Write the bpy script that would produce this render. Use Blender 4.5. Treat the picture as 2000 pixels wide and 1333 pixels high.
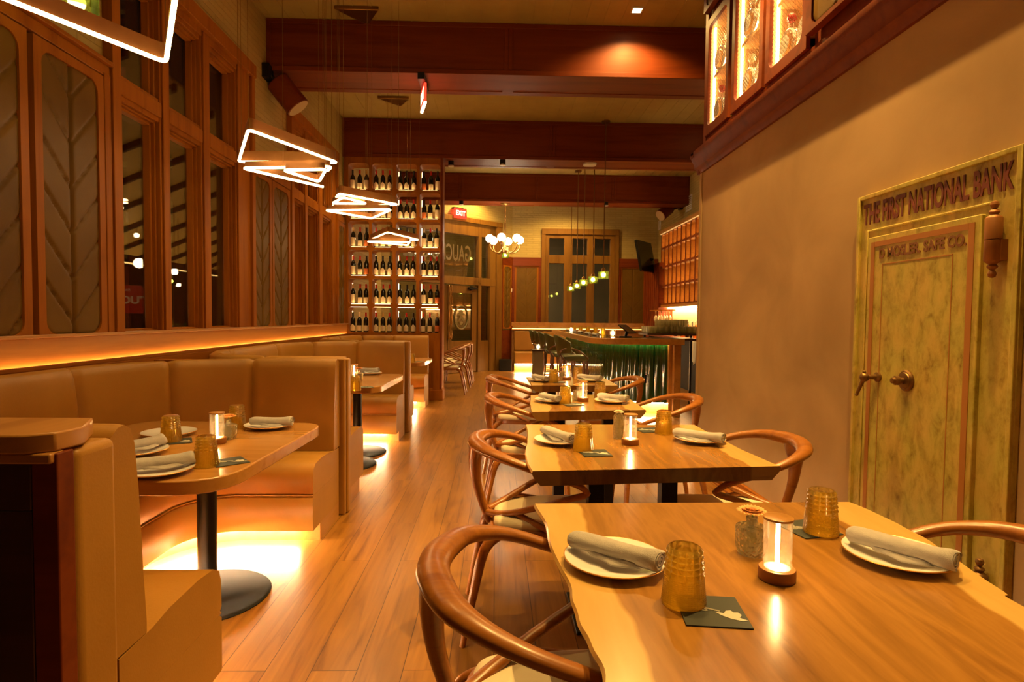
import bpy, math, random
from mathutils import Vector, Matrix
random.seed(7)
PI = math.pi
for o in list(bpy.data.objects):
    bpy.data.objects.remove(o)
scene = bpy.context.scene
COL = scene.collection
V = Vector

# ------------------------------------------------------------------ camera
F = 1140.0; CX, CY = 1000.0, 666.5; CAMZ = 1.31
YAW = math.atan(30.45 / F); PITCH = math.atan(45.2 / F); ROLL = 0.010
fwd = V((math.sin(YAW) * math.cos(PITCH), math.cos(YAW) * math.cos(PITCH), -math.sin(PITCH)))
rt0 = fwd.cross(V((0, 0, 1))).normalized(); up0 = rt0.cross(fwd).normalized()
rt = rt0 * math.cos(ROLL) + up0 * math.sin(ROLL)
up = up0 * math.cos(ROLL) - rt0 * math.sin(ROLL)
cam = bpy.data.cameras.new('camera'); cam.lens = 36 * F / 2000; cam.sensor_width = 36
cam.clip_start = 0.02; cam.clip_end = 200
camo = bpy.data.objects.new('camera', cam); COL.objects.link(camo)
camo.matrix_world = Matrix(((rt.x, up.x, -fwd.x, 0), (rt.y, up.y, -fwd.y, 0), (rt.z, up.z, -fwd.z, CAMZ), (0, 0, 0, 1)))
scene.camera = camo
def ray(px, py): return fwd * F + rt * (px - CX) - up * (py - CY)
def onZ(px, py, z): d = ray(px, py); return V((0, 0, CAMZ)) + d * ((z - CAMZ) / d.z)
def onY(px, py, y): d = ray(px, py); return V((0, 0, CAMZ)) + d * (y / d.y)
def onX(px, py, x): d = ray(px, py); return V((0, 0, CAMZ)) + d * (x / d.x)

# ------------------------------------------------------------------ world, view
w = bpy.data.worlds.new('world'); scene.world = w; w.use_nodes = True
w.node_tree.nodes['Background'].inputs[0].default_value = (0.30, 0.20, 0.10, 1)
w.node_tree.nodes['Background'].inputs[1].default_value = 0.02
vs = scene.view_settings
vs.view_transform = 'Standard'; vs.look = 'None'; vs.exposure = 1.5; vs.gamma = 1.0; vs.use_curve_mapping = False

WARM = (1.0, 0.56, 0.14); WARM2 = (1.0, 0.595, 0.16)
def lamp_spot(x, y, z, energy, size=1.9, blend=.6, target=None, col=WARM2, rad=.014, name='downlight_bulb'):
    l = bpy.data.lights.new(name, 'SPOT'); l.energy = energy; l.color = col
    l.spot_size = size; l.spot_blend = blend; l.shadow_soft_size = rad
    o = bpy.data.objects.new(name, l); COL.objects.link(o); o.location = (x, y, z)
    if target: o.rotation_euler = (V(target) - V((x, y, z))).to_track_quat('-Z', 'Y').to_euler()
    return o
def lamp_area(loc, rot, sx, sy, energy, col=WARM, name='led_light'):
    l = bpy.data.lights.new(name, 'AREA'); l.shape = 'RECTANGLE'; l.size = sx; l.size_y = sy; l.energy = energy; l.color = col
    o = bpy.data.objects.new(name, l); COL.objects.link(o); o.location = loc; o.rotation_euler = rot
    return o
def lamp_point(x, y, z, energy, col=WARM, rad=.02, name='lamp_bulb'):
    l = bpy.data.lights.new(name, 'POINT'); l.energy = energy; l.color = col; l.shadow_soft_size = rad
    o = bpy.data.objects.new(name, l); COL.objects.link(o); o.location = (x, y, z)
    return o
CEIL = 4.37
# rows of recessed ceiling downlights (their trims are built with the ceiling)
DOWN = [(1.36, 5.86, 42, 2.5), (1.40, 3.75, 175, 1.5), (1.40, 1.95, 190, 1.5), (1.40, -0.6, 60, 1.2),
        (0.25, 2.1, 110, 1.1), (0.25, 4.3, 95, 1.1), (0.35, 7.9, 110, 1.2), (-1.2, 2.6, 40, 1.2), (-1.2, 5.0, 40, 1.1), (-1.5, 8.0, 60, 1.7),
        (0.2, 11.2, 130, 1.6), (2.6, 11.2, 80, 1.8), (1.6, 13.7, 95, 2.5), (-.4, 13.5, 75, 2.5), (3.2, 8.6, 20, 1.6)]
for x, y, e, s in DOWN:
    lamp_spot(x, y, CEIL - .03, e, s)

# ------------------------------------------------------------------ mesh builder
class MB:
    def __init__(s): s.v = []; s.f = []; s.m = []
    def add(s, vs, fs, T=None, mi=0):
        n = len(s.v)
        for p in vs:
            p = V(p); s.v.append(T @ p if T else p)
        for f in fs: s.f.append([i + n for i in f]); s.m.append(mi)
        return s
    def box(s, x0, y0, z0, x1, y1, z1, T=None, mi=0):
        vs = [(x, y, z) for x in (x0, x1) for y in (y0, y1) for z in (z0, z1)]
        return s.add(vs, [(0, 1, 3, 2), (4, 6, 7, 5), (0, 4, 5, 1), (2, 3, 7, 6), (0, 2, 6, 4), (1, 5, 7, 3)], T, mi)
    def prism(s, pts, z0, z1, T=None, mi=0):
        n = len(pts); vs = [(p[0], p[1], z0) for p in pts] + [(p[0], p[1], z1) for p in pts]
        fs = [tuple(range(n - 1, -1, -1)), tuple(range(n, 2 * n))]
        fs += [(i, (i + 1) % n, n + (i + 1) % n, n + i) for i in range(n)]
        return s.add(vs, fs, T, mi)
    def lathe(s, prof, seg=24, T=None, fr=None, mi=0):
        # prof: (r, z) bottom to top ; fr(a, r, z)->r
        vs = []; fs = []
        for (r, z) in prof:
            for k in range(seg):
                a = 2 * PI * k / seg; rr = fr(a, r, z) if fr else r
                vs.append((rr * math.cos(a), rr * math.sin(a), z))
        for i in range(len(prof) - 1):
            for k in range(seg):
                k2 = (k + 1) % seg
                fs.append((i * seg + k, i * seg + k2, (i + 1) * seg + k2, (i + 1) * seg + k))
        if prof[0][0] > 1e-5: fs.append(tuple(range(seg - 1, -1, -1)))
        if prof[-1][0] > 1e-5: fs.append(tuple(range((len(prof) - 1) * seg, len(prof) * seg)))
        return s.add(vs, fs, T, mi)
    def cyl(s, x, y, z0, z1, r, seg=20, r1=None, T=None):
        M = Matrix.Translation((x, y, 0)); M = T @ M if T else M
        return s.lathe([(r, z0), (r if r1 is None else r1, z1)], seg, M)
    def rod(s, a, b, r, seg=10, r1=None):
        a = V(a); b = V(b); d = b - a
        M = Matrix.Translation(a) @ d.to_track_quat('Z', 'Y').to_matrix().to_4x4()
        return s.lathe([(r, 0), (r if r1 is None else r1, d.length)], seg, M)
    def ball(s, c, r, sx=1, sy=1, sz=1, seg=20, rings=12, T=None):
        prof = [(max(1e-6, r * math.sin(PI * i / rings)), -r * math.cos(PI * i / rings)) for i in range(rings + 1)]
        M = Matrix.Translation(c) @ Matrix.Diagonal((sx, sy, sz, 1)); M = T @ M if T else M
        return s.lathe(prof, seg, M)
    def tube(s, pts, rad, seg=10, closed=False, ref=(0, 0, 1), cap=True, T=None, mi=0):
        # rad: r or list of r or list of (ra, rb): ra along side, rb along ref
        pts = [V(p) for p in pts]; n = len(pts); ref = V(ref); vs = []; fs = []
        for i, p in enumerate(pts):
            if closed: t = pts[(i + 1) % n] - pts[i - 1]
            else: t = pts[min(i + 1, n - 1)] - pts[max(i - 1, 0)]
            t.normalize()
            sd = t.cross(ref)
            if sd.length < 1e-3: sd = t.cross(V((1, 0.01, 0)))
            sd.normalize(); u = sd.cross(t).normalized()
            r = rad[i] if isinstance(rad, (list,)) else rad
            ra, rb = r if isinstance(r, tuple) else (r, r)
            for k in range(seg):
                a = 2 * PI * k / seg; vs.append(p + sd * (ra * math.cos(a)) + u * (rb * math.sin(a)))
        m = n if closed else n - 1
        for i in range(m):
            j = (i + 1) % n
            for k in range(seg):
                k2 = (k + 1) % seg; fs.append((i * seg + k, i * seg + k2, j * seg + k2, j * seg + k))
        if not closed and cap:
            fs.append(tuple(range(seg - 1, -1, -1))); fs.append(tuple(range((n - 1) * seg, n * seg)))
        return s.add(vs, fs, T, mi)
    def sweep(s, path, prof, closed=False, T=None, fn=None):
        # path: [(x,y,nx,ny)], prof: [(offset along n, z)] closed loop
        n = len(path); m = len(prof); vs = []; fs = []
        for i, (x, y, nx, ny) in enumerate(path):
            for (o, z) in prof:
                if fn: o, z = fn(i, o, z)
                vs.append((x + nx * o, y + ny * o, z))
        for i in range(n if closed else n - 1):
            j = (i + 1) % n
            for k in range(m):
                k2 = (k + 1) % m; fs.append((i * m + k, j * m + k, j * m + k2, i * m + k2))
        if not closed: fs.append(tuple(range(m))); fs.append(tuple(range(n * m - 1, (n - 1) * m - 1, -1)))
        return s.add(vs, fs, T)
    def holed(s, outer, inner, rad, d0, d1, T, seg=5, inner_wall=True, outer_wall=True):
        # rectangular plate with rounded hole in local (u,v) plane, depth axis = third; T maps (u,v,d)
        (a0, b0, a1, b1) = outer; (c0, e0, c1, e1) = inner
        loop = rrect(c0, e0, c1, e1, rad, seg); n = len(loop)
        cu, cv = (c0 + c1) / 2, (e0 + e1) / 2; out = []
        q = n // 4
        for i, (u, v) in enumerate(loop):
            k = i % q; c = i // q
            # corner order: right-top, left-top, left-bottom, right-bottom
            fr = k / (q - 1)
            if c == 0: p = (a1, v) if fr < .5 else ((u, b1) if fr > .5 else (a1, b1))
            elif c == 1: p = (u, b1) if fr < .5 else ((a0, v) if fr > .5 else (a0, b1))
            elif c == 2: p = (a0, v) if fr < .5 else ((u, b0) if fr > .5 else (a0, b0))
            else: p = (u, b0) if fr < .5 else ((a1, v) if fr > .5 else (a1, b0))
            out.append(p)
        vs = [(u, v, d0) for u, v in out] + [(u, v, d0) for u, v in loop] + [(u, v, d1) for u, v in out] + [(u, v, d1) for u, v in loop]
        fs = []
        for i in range(n):
            j = (i + 1) % n
            fs.append((i, j, n + j, n + i)); fs.append((2 * n + j, 2 * n + i, 3 * n + i, 3 * n + j))
            if inner_wall: fs.append((n + i, n + j, 3 * n + j, 3 * n + i))
            if outer_wall: fs.append((j, i, 2 * n + i, 2 * n + j))
        return s.add(vs, fs, T)
def rrect(x0, y0, x1, y1, r, seg=5):
    # ccw from right side: corner arcs right-top, left-top, left-bottom, right-bottom ; seg must be even count+1 per corner
    pts = []; n = seg if seg % 2 == 0 else seg + 1
    for (cx, cy, a) in ((x1 - r, y1 - r, 0), (x0 + r, y1 - r, PI / 2), (x0 + r, y0 + r, PI), (x1 - r, y0 + r, 1.5 * PI)):
        for k in range(n + 1):
            t = a + PI / 2 * k / n; pts.append((cx + r * math.cos(t), cy + r * math.sin(t)))
    return pts
def cr(pts, n=6, closed=False):
    # catmull-rom smoothing for tuples of any length
    P = [tuple(p) for p in pts]; N = len(P); out = []
    rng = range(N if closed else N - 1)
    for i in rng:
        g = lambda k: P[k % N] if closed else P[max(0, min(N - 1, k))]
        a, b, c, d = g(i - 1), g(i), g(i + 1), g(i + 2)
        for k in range(n):
            t = k / n
            out.append(tuple(.5 * (2 * b[q] + (c[q] - a[q]) * t + (2 * a[q] - 5 * b[q] + 4 * c[q] - d[q]) * t * t + (3 * b[q] - a[q] - 3 * c[q] + d[q]) * t ** 3) for q in range(len(b))))
    if not closed: out.append(P[-1])
    return out

ORG = {}
def org(o):
    v = V((0, 0, 0))
    while o is not None: v = v + V(o.location); o = o.parent
    return v
def put(name, mb, mat, parent=None, bevel=0, at=None, subd=0, smooth=38, bseg=2):
    me = bpy.data.meshes.new(name)
    o = bpy.data.objects.new(name, me); COL.objects.link(o)
    off = V((0, 0, 0))
    if parent is not None: o.parent = parent; off = org(parent)
    if at is not None: o.location = V(at) - off; off = V(at)
    me.from_pydata([p - off for p in mb.v], [], mb.f)
    mats = mat if isinstance(mat, (list, tuple)) else [mat]
    for m in mats: me.materials.append(m)
    if len(mats) > 1:
        for p, i in zip(me.polygons, mb.m): p.material_index = i
    me.validate()
    me.update()
    import bmesh
    bm = bmesh.new(); bm.from_mesh(me); bmesh.ops.recalc_face_normals(bm, faces=bm.faces); bm.to_mesh(me); bm.free()
    if smooth:
        me.polygons.foreach_set('use_smooth', [True] * len(me.polygons))
        me.set_sharp_from_angle(angle=math.radians(smooth))
    if subd:
        m = o.modifiers.new('subd', 'SUBSURF'); m.levels = subd; m.render_levels = subd
    if bevel:
        m = o.modifiers.new('bevel', 'BEVEL'); m.width = bevel; m.segments = bseg; m.limit_method = 'ANGLE'; m.angle_limit = math.radians(40); m.harden_normals = False
    return o
def tag(o, label, cat, group=None, kind=None):
    o['label'] = label
    if cat: o['category'] = cat
    if group: o['group'] = group
    if kind: o['kind'] = kind
    return o
def thing(name, loc, label, cat, group=None, rz=0, kind=None):
    o = bpy.data.objects.new(name, None); COL.objects.link(o); o.location = loc; o.rotation_euler = (0, 0, rz)
    o.empty_display_size = .1
    return tag(o, label, cat, group, kind)
def struct(name, mb, mat, label, cat='room', **k):
    return tag(put(name, mb, mat, **k), label, cat, kind='structure')
KIDS = {}
def dup(root, loc, rz=0, label=None, group=None, scale=None):
    def cp(o, par):
        c = o.copy(); COL.objects.link(c)
        if par is not None: c.parent = par
        for k in list(o.children): cp(k, c)
        return c
    r = cp(root, None); r.location = loc; r.rotation_euler = (0, 0, rz)
    if scale: r.scale = (scale,) * 3 if not isinstance(scale, tuple) else scale
    if label: r['label'] = label
    if group: r['group'] = group
    return r
def text_mesh(name, body, size, mat, parent, M, depth=.003, bold=0.0, align='CENTER', sx=1.0):
    cu = bpy.data.curves.new(name, 'FONT'); cu.body = body; cu.size = size; cu.extrude = depth; cu.offset = bold
    cu.align_x = align; cu.align_y = 'CENTER'; cu.space_character = 1.0
    to = bpy.data.objects.new(name, cu); COL.objects.link(to)
    bpy.context.view_layer.update()
    me = bpy.data.meshes.new_from_object(to.evaluated_get(bpy.context.evaluated_depsgraph_get()))
    bpy.data.objects.remove(to)
    o = bpy.data.objects.new(name, me); COL.objects.link(o)
    off = V((0, 0, 0))
    if parent is not None: o.parent = parent; off = org(parent)
    me.transform(Matrix.Translation(-off) @ M @ Matrix.Diagonal((sx, 1, 1, 1)))
    me.materials.clear(); me.materials.append(mat)
    return o
def basis(O, U, N, Vv=(0, 0, 1)):
    U = V(U).normalized(); N = V(N).normalized(); Vv = V(Vv)
    return Matrix(((U.x, Vv.x, N.x, O[0]), (U.y, Vv.y, N.y, O[1]), (U.z, Vv.z, N.z, O[2]), (0, 0, 0, 1)))

# ------------------------------------------------------------------ materials
def nt(name):
    m = bpy.data.materials.new(name); m.use_nodes = True; t = m.node_tree; b = t.nodes['Principled BSDF']
    return m, t, b
def N(t, typ, **k):
    n = t.nodes.new(typ)
    for a, v in k.items():
        if a.startswith('i_'):
            key = a[2:]; key = int(key) if key.isdigit() else key.replace('_', ' ')
            n.inputs[key].default_value = v
        else: setattr(n, a, v)
    return n
def ramp(t, stops):
    r = t.nodes.new('ShaderNodeValToRGB'); e = r.color_ramp.elements
    while len(e) < len(stops): e.new(.5)
    for i, (p, c) in enumerate(stops): e[i].position = p; e[i].color = (*c, 1)
    return r
def plain(name, col, rough=.5, metal=0, spec=.5, coat=0, **k):
    m, t, b = nt(name); b.inputs['Base Color'].default_value = (*col, 1); b.inputs['Roughness'].default_value = rough
    b.inputs['Metallic'].default_value = metal; b.inputs['Specular IOR Level'].default_value = spec; b.inputs['Coat Weight'].default_value = coat
    for a, v in k.items(): b.inputs[a.replace('_', ' ')].default_value = v
    return m
def noisy(name, c1, c2, scale=6, rough=.5, bump=.1, bscale=60, metal=0, detail=4, stretch=(1, 1, 1), lo=.35, hi=.65, dist=0, spec=.5, coat=0):
    m, t, b = nt(name); L = t.links
    tc = N(t, 'ShaderNodeTexCoord'); mp = N(t, 'ShaderNodeMapping'); mp.inputs['Scale'].default_value = stretch
    L.new(tc.outputs['Object'], mp.inputs['Vector'])
    nz = N(t, 'ShaderNodeTexNoise', i_Scale=scale, i_Detail=detail, i_Distortion=dist); L.new(mp.outputs[0], nz.inputs['Vector'])
    r = ramp(t, [(lo, c1), (hi, c2)]); L.new(nz.outputs[0], r.inputs[0]); L.new(r.outputs[0], b.inputs['Base Color'])
    b.inputs['Roughness'].default_value = rough; b.inputs['Metallic'].default_value = metal
    b.inputs['Specular IOR Level'].default_value = spec; b.inputs['Coat Weight'].default_value = coat; b.inputs['Coat Roughness'].default_value = .15
    if bump:
        n2 = N(t, 'ShaderNodeTexNoise', i_Scale=bscale, i_Detail=3.0); L.new(mp.outputs[0], n2.inputs['Vector'])
        bp = N(t, 'ShaderNodeBump', i_Strength=bump, i_Distance=.01); L.new(n2.outputs[0], bp.inputs['Height']); L.new(bp.outputs[0], b.inputs['Normal'])
    return m
def wood(name, c1, c2, c3, axis='z', scale=1.0, rough=.35, coat=.2, spec=.5):
    st = {'x': (.6, 9, 9), 'y': (9, .6, 9), 'z': (9, 9, .6)}[axis]
    m, t, b = nt(name); L = t.links
    tc = N(t, 'ShaderNodeTexCoord'); mp = N(t, 'ShaderNodeMapping'); mp.inputs['Scale'].default_value = [q * scale for q in st]
    L.new(tc.outputs['Object'], mp.inputs['Vector'])
    nz = N(t, 'ShaderNodeTexNoise', i_Scale=1.3, i_Detail=5.0, i_Distortion=.8); L.new(mp.outputs[0], nz.inputs['Vector'])
    n2 = N(t, 'ShaderNodeTexNoise', i_Scale=9.0, i_Detail=4.0, i_Distortion=.2); L.new(mp.outputs[0], n2.inputs['Vector'])
    mx = N(t, 'ShaderNodeMath', operation='MULTIPLY_ADD'); mx.inputs[1].default_value = .3; L.new(n2.outputs[0], mx.inputs[0]); L.new(nz.outputs[0], mx.inputs[2])
    r = ramp(t, [(.42, c1), (.62, c2), (.85, c3)]); L.new(mx.outputs[0], r.inputs[0]); L.new(r.outputs[0], b.inputs['Base Color'])
    b.inputs['Roughness'].default_value = rough; b.inputs['Coat Weight'].default_value = coat; b.inputs['Coat Roughness'].default_value = .2; b.inputs['Specular IOR Level'].default_value = spec
    bp = N(t, 'ShaderNodeBump', i_Strength=.06, i_Distance=.003); L.new(mx.outputs[0], bp.inputs['Height']); L.new(bp.outputs[0], b.inputs['Normal'])
    return m
def emit(name, col, s):
    m = bpy.data.materials.new(name); m.use_nodes = True; t = m.node_tree; t.nodes.remove(t.nodes['Principled BSDF'])
    e = N(t, 'ShaderNodeEmission'); e.inputs[0].default_value = (*col, 1); e.inputs[1].default_value = s
    t.links.new(e.outputs[0], t.nodes['Material Output'].inputs[0]); return m
def glassy(name, tint=(1, 1, 1), body=(1, 1, 1), bodyw=.1, rough=.05, gl=.5, bump=0, bscale=90):
    # thin clear glass: tinted see-through + a little body + fresnel reflection
    m = bpy.data.materials.new(name); m.use_nodes = True; t = m.node_tree; t.nodes.remove(t.nodes['Principled BSDF']); L = t.links
    tr = N(t, 'ShaderNodeBsdfTransparent'); tr.inputs[0].default_value = (*tint, 1)
    df = N(t, 'ShaderNodeBsdfTranslucent'); df.inputs[0].default_value = (*body, 1)
    gs = N(t, 'ShaderNodeBsdfGlossy'); gs.inputs['Roughness'].default_value = rough; gs.inputs[0].default_value = (1, 1, 1, 1)
    m1 = N(t, 'ShaderNodeMixShader'); m1.inputs[0].default_value = bodyw; L.new(tr.outputs[0], m1.inputs[1]); L.new(df.outputs[0], m1.inputs[2])
    fr = N(t, 'ShaderNodeFresnel', i_IOR=1.45); ml = N(t, 'ShaderNodeMath', operation='MULTIPLY_ADD', use_clamp=True); ml.inputs[1].default_value = gl * 2; ml.inputs[2].default_value = .02
    L.new(fr.outputs[0], ml.inputs[0])
    m2 = N(t, 'ShaderNodeMixShader'); L.new(ml.outputs[0], m2.inputs[0]); L.new(m1.outputs[0], m2.inputs[1]); L.new(gs.outputs[0], m2.inputs[2])
    L.new(m2.outputs[0], t.nodes['Material Output'].inputs[0])
    if bump:
        tc = N(t, 'ShaderNodeTexCoord'); n2 = N(t, 'ShaderNodeTexVoronoi', i_Scale=bscale); L.new(tc.outputs['Object'], n2.inputs['Vector'])
        bp = N(t, 'ShaderNodeBump', i_Strength=bump, i_Distance=.01); L.new(n2.outputs[0], bp.inputs['Height'])
        L.new(bp.outputs[0], gs.inputs['Normal']); L.new(bp.outputs[0], fr.inputs['Normal'])
    return m
MT = {}
MT['trim'] = wood('orange_brown_wood', (.27, .080, .003), (.32, .10, .004), (.23, .064, .002), 'z', .8, .52, .0, .16)
MT['trim_h'] = wood('orange_brown_wood_level', (.27, .080, .003), (.32, .10, .004), (.23, .064, .002), 'y', .8, .52, .0, .16)
MT['btrim'] = wood('olive_brown_wood', (.165, .072, .008), (.20, .09, .011), (.14, .058, .006), 'z', .8, .5, .0, .25)
MT['beam'] = wood('red_brown_beam_wood', (.14, .022, .0015), (.17, .030, .002), (.11, .015, .001), 'x', .5, .5, .0, .25)
MT['dark'] = wood('dark_stained_wood', (.035, .008, .002), (.05, .013, .003), (.025, .005, .002), 'x', .6, .4, .2)
MT['ledge'] = wood('honey_wood', (.40, .175, .035), (.46, .21, .045), (.34, .14, .025), 'y', .6, .35, .2)
MT['btable'] = wood('honey_oak_tabletop', (.42, .19, .04), (.48, .225, .052), (.37, .16, .032), 'x', .8, .24, .5)
MT['chair'] = wood('polished_chair_wood', (.27, .086, .010), (.33, .112, .015), (.21, .060, .006), 'x', 1.6, .34, .18)
MT['leather'] = noisy('tan_leather', (.36, .170, .028), (.41, .20, .036), 3, .42, .06, 160, spec=.3)
MT['olive'] = noisy('olive_leather', (.125, .060, .005), (.145, .074, .007), 4, .50, .05, 140, spec=.2)
MT['plaster'] = noisy('mottled_plaster', (.32, .195, .085), (.50, .33, .16), 1.5, .8, .07, 22, detail=8, lo=.25, hi=.75, dist=.6)
MT['ceil'] = noisy('painted_ceiling', (.34, .25, .075), (.38, .285, .085), 4, .6, .0)
MT['black'] = plain('black_metal', (.012, .011, .010), .4, .6)
MT['blackm'] = plain('matte_black', (.015, .012, .010), .7, 0, .12)
MT['brass'] = plain('aged_brass', (.45, .24, .07), .32, .95)
MT['brassd'] = plain('dull_bronze', (.22, .115, .04), .42, .85)
MT['bronze'] = plain('copper_paint', (.30, .115, .025), .5, .3)
MT['gold'] = plain('gold_rim', (.75, .40, .10), .3, .8)
MT['porc'] = plain('white_porcelain', (.82, .80, .80), .18, 0, .5, .3)
MT['napkin'] = noisy('grey_linen', (.40, .37, .37), (.47, .43, .42), 30, .85, .25, 400)
MT['coaster'] = plain('charcoal_card', (.022, .026, .018), .65)
MT['ink'] = plain('pale_print', (.50, .46, .38), .6)
MT['cream'] = noisy('cream_upholstery', (.66, .56, .40), (.72, .62, .45), 8, .6, .08, 300)
MT['glassclear'] = glassy('clear_glass', (.97, .95, .90), (1, .9, .75), .02, .04, .22)
MT['pane'] = glassy('window_glass', (.90, .88, .80), (1, 1, 1), .0, .01, .45)
MT['cut'] = glassy('cut_glass', (1.0, .97, .88), (1, .88, .50), .34, .06, .5, 1.0, 120)
MT['amber'] = glassy('amber_glass', (1.0, .88, .44), (1.0, .80, .26), .45, .05, .75)
MT['greeng'] = glassy('green_glass', (.82, .88, .42), (.42, .55, .10), .10, .08, .5)
MT['bulb'] = emit('bulb_glow', (1.0, .76, .40), 14)
MT['globe'] = emit('globe_glow', (1.0, .80, .50), 14)
MT['led'] = emit('led_tube_glow', (1.0, .66, .28), 8)
MT['ledstrip'] = emit('led_strip_glow', (1.0, .62, .28), 40)
MT['ledsoft'] = emit('led_soft_glow', (1.0, .46, .10), 3)
MT['filament'] = emit('filament_glow', (1.0, .64, .26), 40)
MT['white'] = plain('white_plastic', (.65, .6, .5), .5)
MT['red'] = plain('red_paint', (.5, .01, .01), .4)

def floor_mat():
    m, t, b = nt('plank_floor'); L = t.links
    tc = N(t, 'ShaderNodeTexCoord'); mp = N(t, 'ShaderNodeMapping'); mp.inputs['Rotation'].default_value = (0, 0, PI / 2)
    L.new(tc.outputs['Object'], mp.inputs['Vector'])
    br = N(t, 'ShaderNodeTexBrick', offset=.37, offset_frequency=2); br.inputs['Scale'].default_value = 1.0
    br.inputs['Color1'].default_value = (0, 0, 0, 1); br.inputs['Color2'].default_value = (1, 1, 1, 1); br.inputs['Mortar'].default_value = (.5, .5, .5, 1)
    br.inputs['Mortar Size'].default_value = .0016; br.inputs['Brick Width'].default_value = 1.55; br.inputs['Row Height'].default_value = .168; br.inputs['Bias'].default_value = 0
    L.new(mp.outputs[0], br.inputs['Vector'])
    ad = N(t, 'ShaderNodeVectorMath', operation='MULTIPLY_ADD'); ad.inputs[1].default_value = (7, 13, 3)
    L.new(br.outputs['Color'], ad.inputs[0]); L.new(tc.outputs['Object'], ad.inputs[2])
    m2 = N(t, 'ShaderNodeMapping'); m2.inputs['Scale'].default_value = (13, .9, 1); L.new(ad.outputs[0], m2.inputs['Vector'])
    nz = N(t, 'ShaderNodeTexNoise', i_Scale=1.5, i_Detail=6.0, i_Distortion=1.3); L.new(m2.outputs[0], nz.inputs['Vector'])
    r = ramp(t, [(.25, (.13, .046, .007)), (.45, (.26, .112, .018)), (.75, (.34, .155, .027))]); L.new(nz.outputs[0], r.inputs[0])
    r2 = ramp(t, [(0, (.84, .83, .82)), (1, (1.06, 1.06, 1.05))]); L.new(br.outputs['Color'], r2.inputs[0])
    mu = N(t, 'ShaderNodeMix', data_type='RGBA', blend_type='MULTIPLY'); mu.inputs[0].default_value = 1
    L.new(r.outputs[0], mu.inputs[6]); L.new(r2.outputs[0], mu.inputs[7])
    mm = N(t, 'ShaderNodeMix', data_type='RGBA'); L.new(br.outputs['Fac'], mm.inputs[0]); L.new(mu.outputs[2], mm.inputs[6]); mm.inputs[7].default_value = (.06, .02, .006, 1)
    L.new(mm.outputs[2], b.inputs['Base Color']); b.inputs['Roughness'].default_value = .30; b.inputs['Coat Weight'].default_value = .25; b.inputs['Coat Roughness'].default_value = .22
    bp = N(t, 'ShaderNodeBump', i_Strength=.10, i_Distance=.002); L.new(nz.outputs[0], bp.inputs['Height']); L.new(bp.outputs[0], b.inputs['Normal'])
    return m
MT['floor'] = floor_mat()
def brick_mat():
    m, t, b = nt('painted_brick'); L = t.links
    tc = N(t, 'ShaderNodeTexCoord'); mp = N(t, 'ShaderNodeMapping')
    sp = N(t, 'ShaderNodeSeparateXYZ'); L.new(tc.outputs['Object'], sp.inputs[0])
    a = N(t, 'ShaderNodeMath', operation='ADD'); L.new(sp.outputs[0], a.inputs[0]); L.new(sp.outputs[1], a.inputs[1])
    cb = N(t, 'ShaderNodeCombineXYZ'); L.new(a.outputs[0], cb.inputs[0]); L.new(sp.outputs[2], cb.inputs[1])
    br = N(t, 'ShaderNodeTexBrick'); br.inputs['Scale'].default_value = 1; br.inputs['Brick Width'].default_value = .30; br.inputs['Row Height'].default_value = .055; br.inputs['Mortar Size'].default_value = .005; br.inputs['Mortar Smooth'].default_value = .6
    br.inputs['Color1'].default_value = (.38, .28, .085, 1); br.inputs['Color2'].default_value = (.43, .32, .10, 1); br.inputs['Mortar'].default_value = (.335, .245, .072, 1)
    L.new(cb.outputs[0], br.inputs['Vector']); L.new(br.outputs['Color'], b.inputs['Base Color'])
    nz = N(t, 'ShaderNodeTexNoise', i_Scale=22.0, i_Detail=5.0); L.new(tc.outputs['Object'], nz.inputs['Vector'])
    mu = N(t, 'ShaderNodeMath', operation='MULTIPLY_ADD'); mu.inputs[1].default_value = -1.4; L.new(br.outputs['Fac'], mu.inputs[0]); L.new(nz.outputs[0], mu.inputs[2])
    bp = N(t, 'ShaderNodeBump', i_Strength=.55, i_Distance=.010); L.new(mu.outputs[0], bp.inputs['Height']); L.new(bp.outputs[0], b.inputs['Normal'])
    b.inputs['Roughness'].default_value = .65
    return m
MT['brick'] = brick_mat()
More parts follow.
